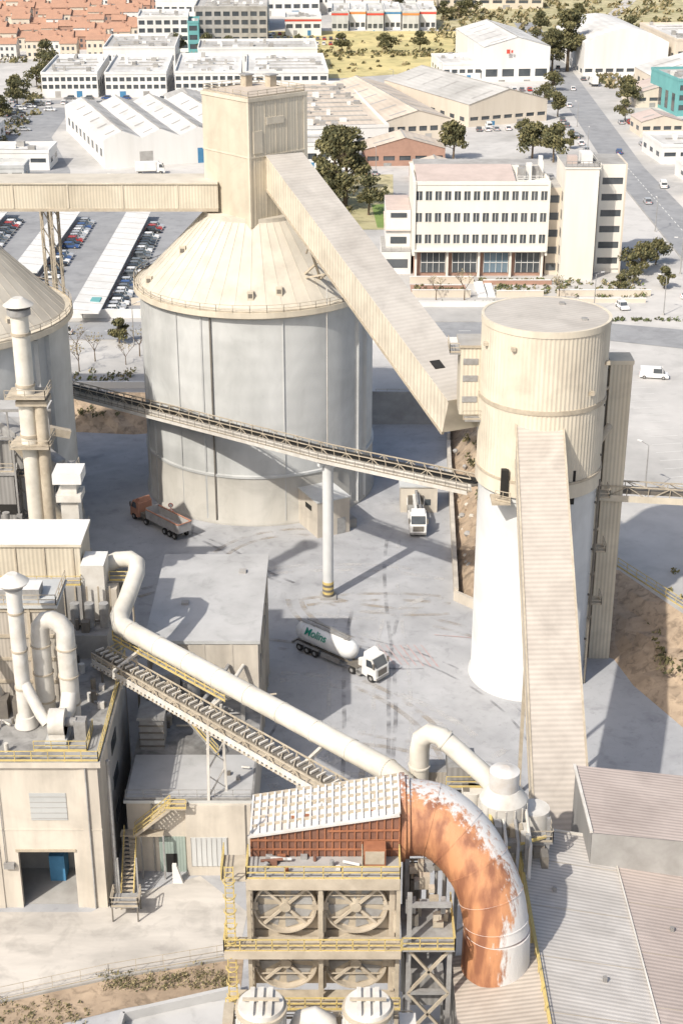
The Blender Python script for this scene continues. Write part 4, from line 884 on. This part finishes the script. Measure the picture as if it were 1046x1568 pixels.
shed('low_warehouse',56,910,0,60,40,7,cream,wroof,'flat',8,1); shed('low_warehouse',-40,690,3,26,9,4,cream,groof,'flat',6,1); shed('low_warehouse',-60,540,12,14,20,5,wwall,groof,'gable',4,1); shed('low_warehouse',-38,548,8,16,16,6,cream,groof,'flat',4,1)
for rr in range(8):
    b=B('terraced_house_row',(-212+rr*3,690+rr*30,UP),R(3))
    x=0
    while x<(116-rr*5):
        w=random.uniform(7,10);hh=random.uniform(5.5,8);dd=random.uniform(10,14);o=random.uniform(-2,2)
        wl=random.choice([cream,cream,wwall,brick]); b.box(x,x+w,o,o+dd,0,hh,wl)
        b.quad([(x-.3,o-.4,hh),(x+w+.3,o-.4,hh),(x+w+.3,o+dd/2,hh+2.2),(x-.3,o+dd/2,hh+2.2)],terra); b.quad([(x-.3,o+dd/2,hh+2.2),(x+w+.3,o+dd/2,hh+2.2),(x+w+.3,o+dd+.4,hh),(x-.3,o+dd+.4,hh)],terra)
        b.quad([(x,o,hh),(x,o+dd/2,hh+2.1),(x,o+dd,hh)],wl); b.quad([(x+w,o,hh),(x+w,o+dd,hh),(x+w,o+dd/2,hh+2.1)],wl)
        for zz_ in(1,hh*.58):
            for j in range(3): b.box(x+.8+j*w*.3,x+.8+j*w*.3+1.1,o-.05,o,zz_,zz_+1.4,glass)
        b.box(x+w*.7,x+w*.7+.8,o+dd*.4,o+dd*.4+.8,hh+1,hh+3.2,brick)
        x+=w+(0 if random.random()<.7 else 4)
    b.done()
for (xc,ya,yb) in((-51.5,291,384),(-69.5,322,384),(-88,330,386),(-106,330,386)):
    b=B('car_park_canopy')
    b.quad([(xc-2.9,ya,UP+3.0),(xc+2.9,ya,UP+2.5),(xc+2.9,yb,UP+2.5),(xc-2.9,yb,UP+3.0)],white_p)
    b.quad([(xc-2.9,ya,UP+2.85),(xc-2.9,yb,UP+2.85),(xc+2.9,yb,UP+2.35),(xc+2.9,ya,UP+2.35)],white_p)
    b.box(xc+2.85,xc+2.95,ya,yb,UP+2.3,UP+2.52,white_p); b.box(xc-2.95,xc-2.85,ya,yb,UP+2.8,UP+3.02,white_p); b.box(xc-2.85,xc+2.85,ya-.05,ya,UP+2.35,UP+3,white_p)
    y=ya+1
    while y<yb:
        b.beam((xc-.5,y,UP),(xc-.5,y,UP+2.6),.18,.18,steel_g); b.beam((xc-2.9,y,UP+3.03),(xc+2.9,y,UP+2.53),.12,.06,conc_g); y+=5.4
    b.done()
b=B('boundary_wall'); b.box(-62,-37,296,296.3,UP,UP+1.8,wwall); b.box(-44,-36,305,305.3,UP,UP+1.6,cream)
b.rail([(6,249,UP),(20,249,UP)],steel_t,1.2,2); b.box(6,48,279.6,279.9,UP,UP+1.0,wwall); b.box(21,48,262,262.3,UP,UP+1.2,conc_w); b.done()
b=B('chain_link_fence'); b.rail([(37,181,UP),(43.5,168.5,UP),(51.5,156,UP),(70,134,UP)],steel_y,1.3,2,.07); b.rail([(24,186,UP),(37,181,UP)],steel_t,1.3,2,.06); b.rail([(-33,102.9,.1),(-21,106.9,.1),(-9,109.9,.1)],steel_t,1.5,2.4,.04); b.done()
b=B('security_kiosk',(-51.5,300,UP)); b.box(-1.5,1.5,-1,1.2,0,2.5,white_p); b.box(-2,2,-1.5,1.7,2.5,2.75,teal); b.box(-1.2,1.2,-1.05,-1,1,2,glass); b.done()
b=B('street_lamp',(30,278,UP)); b.cyl((0,0,0),(0,0,8),.12,.07,8,steel_g); b.beam((0,0,8),(1.4,0,8.3),.08,.08,steel_g); b.box(1.2,2,-.15,.15,8.25,8.4,white_p); b.box(-.2,.2,-.2,.2,0,.4,conc_g); lampsrc=b.done()
for (x,y) in((-10,295),(-40,278),(52,300),(66,298),(76,330),(78,370),(77,420),(76,470),(80,520),(-60,400),(10,440),(-120,400),(45,205),(-30,296),(60,240),(-25,395),(20,600),(-15,690),(40,620)): inst('street_lamp',lampsrc,(x,y,UP),random.uniform(0,6.28))
# ------------------------------------------------------------ vegetation
def leaves(b,c,rad,n_,size,mats,flat=.7):
    for i in range(n_):
        while True:
            p=Vector((random.uniform(-1,1),random.uniform(-1,1),random.uniform(-1,1)))
            if .25<p.length<1: break
        p=Vector((c[0]+p.x*rad,c[1]+p.y*rad,c[2]+p.z*rad*flat))
        a=Vector((random.gauss(0,1),random.gauss(0,1),random.gauss(0,.7))).normalized(); q=a.orthogonal().normalized(); s_=size*random.uniform(.6,1.3)
        q2=a.cross(q)*s_*.6; q=q*s_
        b.add([p-q-q2,p+q-q2*.4,p+q*.7+q2,p-q*.8+q2],[(0,1,2,3)],random.choice(mats))
def tree(name,loc,h,w,kind,n_=90,size=.5):
    b=B(name,loc); th=h*(.45 if kind=='pine' else .3)
    b.cyl((0,0,0),(w*.02,0,th),h*.03,h*.02,8,bark); b.cyl((w*.02,0,th),(0,0,h*.8),h*.02,h*.006,6,bark)
    nc=24 if kind=='pine' else 16
    for i in range(nc):
        u=random.random()
        if kind=='pine': z=h*(.34+.60*u); rr=w*.44*(1-u*.6)*math.sqrt(random.random())
        else: z=h*(.3+.6*u); rr=w*.38*math.sin(math.pi*(.25+.7*u))*math.sqrt(random.random())*1.1
        a=random.uniform(0,6.28); c=(rr*math.cos(a),rr*math.sin(a),z)
        b.beam((0,0,min(z*.75,th*1.2)),c,h*.012,h*.012,bark)
        mm=random.choice([[leafA,leafA,leafB],[leafB,leafB,leafA],[leafA,leafA,leafB]])
        leaves(b,c,w*random.uniform(.12,.21),n_,size,mm)
    return b.done()
def bare(name,loc,h):
    b=B(name,loc)
    def br(p,d,L,r_,k):
        q=p+d*L; b.cyl(p,q,r_,r_*.6,5,bark)
        if k>0:
            for i in range(3): br(q,(d+Vector((random.gauss(0,.5),random.gauss(0,.5),random.uniform(-.1,.4)))).normalized(),L*.7,r_*.55,k-1)
    br(Vector((0,0,0)),Vector((0,0,1)),h*.3,h*.02,4)
    leaves(b,(0,0,h*.7),h*.25,40,.2,[leafD]); return b.done()
T=[tree('pine_tree',(1,396,UP),22,15,'pine',170,.42),tree('pine_tree',(34,462,UP),12,11,'pine',90,.42),tree('broadleaf_tree',(67,330,UP),7,9,'round',100,.3),tree('broadleaf_tree',(7,388,UP),11,10,'round',100,.35),tree('olive_tree',(-43,279,UP),5,5,'round',70,.25)]
bt=bare('bare_tree',(-50,272,UP),7)
for (x,y) in((-46,268),(-40,266),(-54,266),(-48,262),(-38,271),(-30,330),(46,309),(20,309),(26,309),(-20,300),(-14,302)): inst('bare_tree',bt,(x,y,UP),random.uniform(0,6),random.uniform(.7,1.1))
for (k,x,y,s_) in ((1,58,462,1.05),(1,64,458,.95),(0,95,654,1.15),(0,88,650,.8),(0,-2,410,.8),(3,-4,392,.9),(1,104,560,.9),(2,72,338,.9),(2,64,322,.6),(3,-5,400,.9),
   (2,-120,610,1.2),(3,-118,630,1),(3,-125,660,1.1),(3,-60,690,1),(3,-50,700,.9),(3,-20,710,.8),(3,0,714,.9),(2,20,716,1.2),(3,36,720,.9),(3,-75,700,1.1),
   (1,76,540,.7),(2,75,570,1),(3,98,530,.7),(3,77,680,.9),(3,90,720,.9),(3,66,740,.9),(2,60,500,.8),(3,-30,455,.8),(2,-28,440,1),(3,-116,520,1),(2,-128,540,1.2),
   (3,64,860,1),(3,72,880,1.2),(3,55,850,1),(3,30,868,1.1),(3,100,790,1),(0,120,800,.6),(3,140,760,1.2),(3,130,720,1),(2,82,600,1),(4,70,318,1),(4,60,316,.8),(4,-30,270,.7),
   (3,-118,560,1),(2,-122,580,1.1),(3,-85,700,.9),(4,-20,560,1),(4,10,560,1.1),(4,72,440,1.1),(4,73,410,1),(4,72,480,1),(4,110,440,1),(4,100,380,1.2),(4,104,350,1)):
    inst('pine_tree' if k in(0,1) else ('olive_tree' if k==4 else 'broadleaf_tree'),T[k],(x,y,UP),random.uniform(0,6.28),(s_,s_,s_*random.uniform(.85,1.15)))
def scrub(name,regions,mats,size=.35):
    b=B(name)
    for (x0_,x1_,y0_,y1_,z,cnt,hh) in regions:
        for i in range(cnt):
            x=random.uniform(x0_,x1_);y=random.uniform(y0_,y1_);r_=hh*random.uniform(.5,1.2)
            leaves(b,(x,y,z+r_*.4),r_,14 if hh<1.5 else 20,size*(.8+hh*.25),mats,.8)
    return b.done()
scrub('shrub_mass',[(-20,6,375,440,UP,170,1.3),(-34,60,700,716,UP,90,2),(60,78,640,700,UP,40,2),(-118,-108,480,640,UP,60,1.8),(-205,-112,680,688,UP,50,2)],[leafA,leafB,leafD],.45)
scrub('shrub_mass',[(45,110,745,960,UP,170,2.2),(110,240,770,1000,UP,240,2.6),(-30,60,650,780,UP,110,1.0),(104,118,600,640,UP,20,2)],[leafA,leafD,leafB,leafD],.65)
scrub('garden_shrubs',[(16,28,312.5,320,UP,40,.7),(33,45,312.5,320,UP,40,.7),(46,66,309,324,UP,60,.8),(16,45,323,325,UP,50,.5),(-60,-38,254,262,UP,40,1.0)],[leafC,leafA,leafB,leafD],.28)
scrub('hedge',[(15,45,305,306.5,UP,90,.6),(50,79,293.6,294.8,UP,70,.6)],[leafC,leafB],.25)
scrub('verge_shrubs',[(-22,-10,105.3,107.5,0,150,.5),(-33,-22,101,104,0,80,.35),(-13.5,-11.5,107,108,0,8,.9)],[leafA,leafB,leafD,leafD],.10)
scrub('bank_vegetation',[(38,52,155,170,2.5,60,.8),(42,60,168,180,UP,40,.6),(20,23,190,235,4,40,.5),(-60,-35,246,252,2.5,60,.7)],[leafD,leafA,leafB],.26)
b=B('rock_pile')
for i in range(70):
    if i<40: t_=random.random(); x=37+t_*16+random.uniform(-1.5,1.5); y=172-t_*26+random.uniform(-2,2); z=2.6
    else: x=random.uniform(17.5,21); y=random.uniform(184,236); z=(x-16.5)*.85
    r_=random.uniform(.2,.6); n6=6
    b.lathe(x,y,[(r_*.6,z-.4),(r_,z),(r_*.7,z+r_*.5),(.02,z+r_*.7)],n6,random.choice([earth,conc_y,conc_g]),False)
b.done()
# ------------------------------------------------------------ vehicles
def car_mesh(name,paint,van=False):
    b=B(name)
    L=4.3 if not van else 5.2; hh=.85 if not van else 1.1; top=1.45 if not van else 2.0
    b.prof([(0,.3),(.1,.75),(.7,hh),(3.1,hh),(4.1,.72),(4.3,.55),(4.3,.3)] if not van else [(0,.3),(0,hh),(4.1,hh),(5,.9),(5.2,.6),(5.2,.3)],-.86,.86,paint)
    cab=[(.35,hh),(.8,top),(2.5,top),(3.2,hh)] if not van else [(.05,hh),(.12,top),(3.7,top),(4.5,hh)]
    b.prof([(x,z) for x,z in cab],-.74,.74,glass)
    a,c=(cab[1],cab[2]); b.box(a[0]-.05,c[0]+.05,-.76,.76,top-.03,top+.04,paint)
    for x in((cab[0][0]+cab[1][0])/2,1.75,(cab[2][0]+cab[3][0])/2): 
        for s_ in(-.77,.77): b.beam((x,s_,hh),(x+(.15 if x<1 else -.1),s_*.99,top),.1,.05,paint)
    if van: b.box(.1,2.4,-.77,.77,hh,top,paint)
    for x in(.85,L-.95):
        for s_ in(-1,1): b.cyl((x,s_*.62,.32),(x,s_*.89,.32),.33,.33,14,tyre); b.cyl((x,s_*.88,.32),(x,s_*.9,.32),.19,.19,10,steel_g)
    for s_ in(-.6,.6): b.box(L-.06,L+.01,s_-.18,s_+.18,.55,.7,white_p); b.box(-.02,.04,s_-.15,s_+.15,.62,.78,redp)
    return b
paints=[M('car_'+n_,c_,tuple(x*.92 for x in c_),1,rough=.3,spec=.5) for n_,c_ in (('white',(.78,.78,.78)),('silver',(.45,.46,.48)),('black',(.03,.03,.035)),('grey',(.16,.17,.18)),('blue',(.05,.10,.25)),('red',(.42,.04,.03)))]
def mk(p,van,loc,rz):
    b=car_mesh('delivery_van' if van else 'parked_car',p,van); b.loc=loc; b.rz=rz; return b.done()
carpos=[]
for y in [297+i*2.75 for i in range(31)]:
    if random.random()<.8: carpos.append((-48.8+random.uniform(-.2,.2),y,UP+.03,R(random.uniform(-3,3))))
for y in [326+i*2.75 for i in range(21)]:
    if random.random()<.85: carpos.append((-66.8,y,UP+.03,R(random.uniform(-3,3))))
for y in [330+i*2.75 for i in range(19)]: carpos.append((-85.2,y,UP+.03,R(random.uniform(-3,3))))
carpos+=[(-53,285,UP+.04,R(180)),(58,305,UP,R(-80)),(46+0,510,UP,R(90)),(49,510,UP,R(95)),(52,511,UP,R(95)),(56,512,UP,R(90)),(60,514,UP,R(100)),(66,516,UP,R(100)),(86,470,UP,R(85)),(82,400,UP,R(90)),(87,350,UP,R(-90)),(83,560,UP,R(85)),(90,600,UP,R(85)),(92,660,UP,R(85)),(75,500,UP,R(10)),(-30,440,UP,R(40)),(72,310,UP,R(0))]
for i in range(30): carpos.append((-122+random.uniform(-3,16),500+i*2.4,UP+.03,R(random.choice([0,90])+random.uniform(-6,6))))
for i in range(16): carpos.append((96+(i%8)*3,484+(i//8)*40,UP,R(90)))
for i in range(30): carpos.append((-34+(i%12)*3.2,742+(i//12)*20,UP,R(90)))
for i in range(14): carpos.append((98+i*3.0,626,UP,R(90)))
for i in range(24): carpos.append((-112+i*4.6+random.uniform(-.6,.6),566,UP,R(90+random.uniform(-5,5))))
for i in range(14): carpos.append((-100+i*7,579.5,UP,R(random.choice([0,180]))))
for i in range(8): carpos.append((-12+i*3.1,436+i*.2,UP,R(90)))
for i in range(10): carpos.append((76.5,430+i*11,UP,R(88)))
for i in range(12): carpos.append((40+i*3,598,UP,R(90)))
for i in range(10): carpos.append((-100+i*3.4,702,UP,R(90)))
for i in range(10): carpos.append((100+i*3.2,420,UP,R(95)))
protos={}
for i,(x,y,z,a) in enumerate(carpos):
    pi=random.choices(range(6),[5,4,3,4,1,1])[0]
    if abs(x-58)<.1 or x==-53: pi=0
    if pi not in protos: protos[pi]=mk(paints[pi],False,(x,y,z),a)
    else: inst('parked_car',protos[pi],(x,y,z),a)
v=mk(paints[0],True,(54,259,UP),R(-10))
for (x,y,a) in((50,516,95),(-118,480,60),(-108,470,40),(-122,500,80),(-116,460,10),(60,508,20),(108,470,90),(-70,575,0),(90,420,85),(-35,770,90)): inst('delivery_van',v,(x,y,UP),R(a))
def wheels(b,xs,r_=.5,wd=1.2):
    for x in xs:
        for s_ in(-1,1):
            b.cyl((x,s_*(wd-.3),r_),(x,s_*wd,r_),r_,r_,18,tyre); b.cyl((x,s_*(wd-.02),r_),(x,s_*(wd+.02),r_),r_*.5,r_*.5,12,steel_g)
def cab(b,x0,paint):
    b.prof([(x0,.75),(x0,3.0),(x0+.3,3.25),(x0+1.5,3.2),(x0+2.05,2.2),(x0+2.25,1.9),(x0+2.3,.55),(x0+1.9,.45),(x0+1.75,.95),(x0+.9,.95),(x0+.8,.55)],-1.2,1.2,paint)
    b.quad([(x0+1.58,-1.05,3.12),(x0+2.2,-1.05,2.07),(x0+2.2,1.05,2.07),(x0+1.58,1.05,3.12)],glass)
    for s_ in(-1.215,1.215): b.quad([(x0+.7,s_,2.0),(x0+1.95,s_,2.0),(x0+1.45,s_,2.95),(x0+.7,s_,2.95)],glass)
    b.box(x0+2.3,x0+2.33,-.8,.8,.95,1.75,steel_d); b.box(x0+2.28,x0+2.36,-1.2,1.2,.45,.75,steel_g)
    for s_ in(-1,1): 
        b.box(x0+2.3,x0+2.36,s_*.95-.15,s_*.95+.15,.76,.95,white_p); b.box(x0+1.9,x0+2.1,s_*1.35-.1,s_*1.35+.1,2.1,2.8,steel_d); b.beam((x0+1.9,s_*1.2,2.8),(x0+2,s_*1.35,2.8),.05,.05,steel_d)
    b.prof([(x0+.1,3.1),(x0+.15,3.75),(x0+.5,3.7),(x0+1.2,3.2)],-1.0,1.0,paint)
bt2=B('box_truck',(-110,440,UP),R(20)); bt2.box(0,6,-1.2,1.2,1.1,3.6,white_p); bt2.box(.2,8,-.5,.5,.8,1.1,steel_d); wheels(bt2,[1.4,7.2]); cab(bt2,6.2,white_p); bo=bt2.done()
for (x,y,a) in((-118,425,80),(-104,455,100),(-112,410,-10),(-60,440,10),(-125,485,60),(100,610,90),(-20,735,0)): inst('box_truck',bo,(x,y,UP),R(a))
hd=math.atan2(-9.8,11.05)
b=B('tanker_truck',(-5.7,168.8,.07),hd)
tw=M('tank_white',(.76,.77,.765),(.64,.635,.62),.8,rough=.35,spec=.5)
prof=[(0,-.0),(.55,.12),(.95,.4),(1.2,.9),(1.28,1.5),(1.28,8.0),(1.2,8.8),(.95,9.4),(.55,9.7),(0,9.8)]
n2=32; vs=[]
for r_,x in prof:
    for k_ in range(n2):
        t_=2*math.pi*k_/n2; vs.append((x+.3,r_*math.cos(t_),2.45+r_*math.sin(t_)))
b.add(vs,[(i*n2+k_,i*n2+(k_+1)%n2,(i+1)*n2+(k_+1)%n2,(i+1)*n2+k_) for i in range(len(prof)-1) for k_ in range(n2)],tw,True)
for x in(1.9,8.2): b.cyl((x,0,2.45),(x+.06,0,2.45),1.3,1.3,32,duct_w)
for x in(3.2,5.9,8.4): b.cyl((x,0,3.7),(x,0,3.9),.3,.3,14,steel_g); b.cyl((x,0,1.5),(x,0,.75),.8,.15,16,tw)
b.beam((1,0,3.8),(9,0,3.8),.5,.05,steel_g); b.rail([(1.5,.4,3.78),(8.8,.4,3.78)],steel_g,.35,1.2,.03)
for s_ in(-.45,.45): b.box(.5,13.8,s_-.08,s_+.08,.85,1.1,steel_d)
wheels(b,[1.5,2.8,4.1,10.3,13.4])
for x in(1.5,2.8,4.1): b.box(x-.6,x+.6,.75,1.25,1.03,1.08,steel_g); b.box(x-.6,x+.6,-1.25,-.75,1.03,1.08,steel_g)
b.box(.2,.4,-1.2,1.2,.6,1.0,steel_g); b.box(.15,.2,-1.1,-.7,.7,.9,redp); b.box(.15,.2,.7,1.1,.7,.9,redp)
b.box(5.2,8.2,-1.15,-.95,.5,1.1,steel_g); b.box(5.2,8.2,.95,1.15,.5,1.1,steel_g)
b.cyl((11.3,-1.1,.5),(11.3,-.6,.5),.4,.4,14,steel_g); b.box(10.9,12,-1.1,-.55,.5,1.0,steel_g); b.box(9.5,11.2,-1.15,1.15,1.05,1.12,steel_d); b.cyl((11.7,.7,1.1),(11.7,.7,2.4),.12,.12,10,steel_g); b.cyl((10.9,0,1.12),(10.9,0,1.9),.4,.4,14,white_p)
cab(b,12.0,white_p)
tk=b.done()
cu=bpy.data.curves.new('lettering','FONT'); cu.body='Molins'; cu.size=1.35; cu.extrude=.01; cu.offset=.02
lt=bpy.data.objects.new('lettering',cu); scene.collection.objects.link(lt); lt.parent=tk; lt.location=(2.5,-1.37,2.86); lt.rotation_euler=(R(55),0,0)
cu.materials.append(greenp)
b=B('tipper_truck',(-22.9,200,.07),math.atan2(8.9,-8.3))
or_=M('dump_orange',(.50,.25,.17),(.38,.20,.14),1)
for s_ in(-.45,.45): b.box(.2,11.5,s_-.08,s_+.08,.85,1.1,steel_d)
wheels(b,[1.2,2.4,3.6,8.2,11.2])
gb=M('tub_grey',(.48,.47,.46),(.36,.34,.32),1)
b.prof([(.2,1.2),(0,2.6),(8,2.6),(8.0,1.2)],-1.22,-1.12,gb); b.prof([(.2,1.2),(0,2.6),(8,2.6),(8.0,1.2)],1.12,1.22,gb); b.box(.15,7.9,-1.12,1.12,1.15,1.3,gb); b.box(7.9,8,-1.12,1.12,1.3,2.9,gb); b.box(0,.12,-1.12,1.12,1.3,2.6,gb)
b.box(0,8.05,-1.3,-1.08,2.6,2.72,or_); b.box(0,8.05,1.08,1.3,2.6,2.72,or_); b.box(-.05,.1,-1.08,1.08,2.6,2.72,or_)
for i in range(8): b.box(.6+i,.7+i,-1.28,-1.22,1.2,2.6,gb); b.box(.6+i,.7+i,1.22,1.28,1.2,2.6,gb)
cab(b,9.7,or_); b.box(8.4,9.5,-1.1,1.1,.9,1.6,steel_d); b.done()
b=B('concrete_pump_truck',(11.3,212.5,.07),R(-90))
for s_ in(-.4,.4): b.box(.2,11,s_-.1,s_+.1,.85,1.1,steel_d)
wheels(b,[1.6,2.9,8.6,10.8]); b.box(.2,9.0,-1.2,1.2,1.1,1.35,steel_g)
b.beam((.4,-.3,2.6),(10,-.3,3.3),.4,.45,white_p); b.beam((.6,.35,2.9),(9.2,.35,3.5),.35,.4,steel_g); b.beam((1,0,3.5),(8,0,3.8),.3,.3,steel_g)
b.box(6.5,8.3,-1,1,1.35,2.6,steel_g); b.box(.2,1.8,-.9,.9,1.36,2.2,steel_d); b.cyl((3,0,1.7),(6,0,1.7),.5,.5,14,steel_g); b.box(2.4,2.8,-1.2,1.2,1.36,2.8,steel_d)
for s_ in(-1,1): b.beam((2.5,s_*1.25,1.2),(2.5,s_*1.25,2.4),.25,.25,white_p); b.beam((7.4,s_*1.25,1.2),(7.4,s_*1.25,2.4),.25,.25,white_p)
cab(b,9.4,white_p); b.done()
# ------------------------------------------------------------ light, world, camera
w=bpy.data.worlds.new("World"); scene.world=w; w.use_nodes=True
nt=w.node_tree; sk=nt.nodes.new('ShaderNodeTexSky'); sk.sky_type='NISHITA'; sk.sun_disc=False
sun=Vector((-.62,-.78,0)).normalized(); el=R(44)
sk.sun_elevation=el; sk.sun_rotation=math.atan2(sun.x,sun.y)%(2*math.pi); sk.dust_density=4; sk.air_density=1.2
nt.links.new(sk.outputs[0],nt.nodes['Background'].inputs[0]); nt.nodes['Background'].inputs[1].default_value=.15
sl=bpy.data.lights.new('sun','SUN'); sl.energy=4.5; sl.angle=R(.8); sl.color=(1,.94,.84)
so=bpy.data.objects.new('sun',sl); scene.collection.objects.link(so)
dv=-(sun*math.cos(el)+Vector((0,0,math.sin(el)))); so.rotation_euler=dv.to_track_quat('-Z','Y').to_euler()
cd_=bpy.data.cameras.new('camera'); co=bpy.data.objects.new('camera',cd_); scene.collection.objects.link(co); scene.camera=co
co.location=(0,0,94); co.rotation_euler=(R(90-24.1),0,0); cd_.sensor_fit='VERTICAL'; cd_.sensor_height=36; cd_.lens=52.8; cd_.clip_end=8000; cd_.clip_start=1
scene.view_settings.view_transform='Standard'; scene.view_settings.look='None'; scene.view_settings.exposure=0
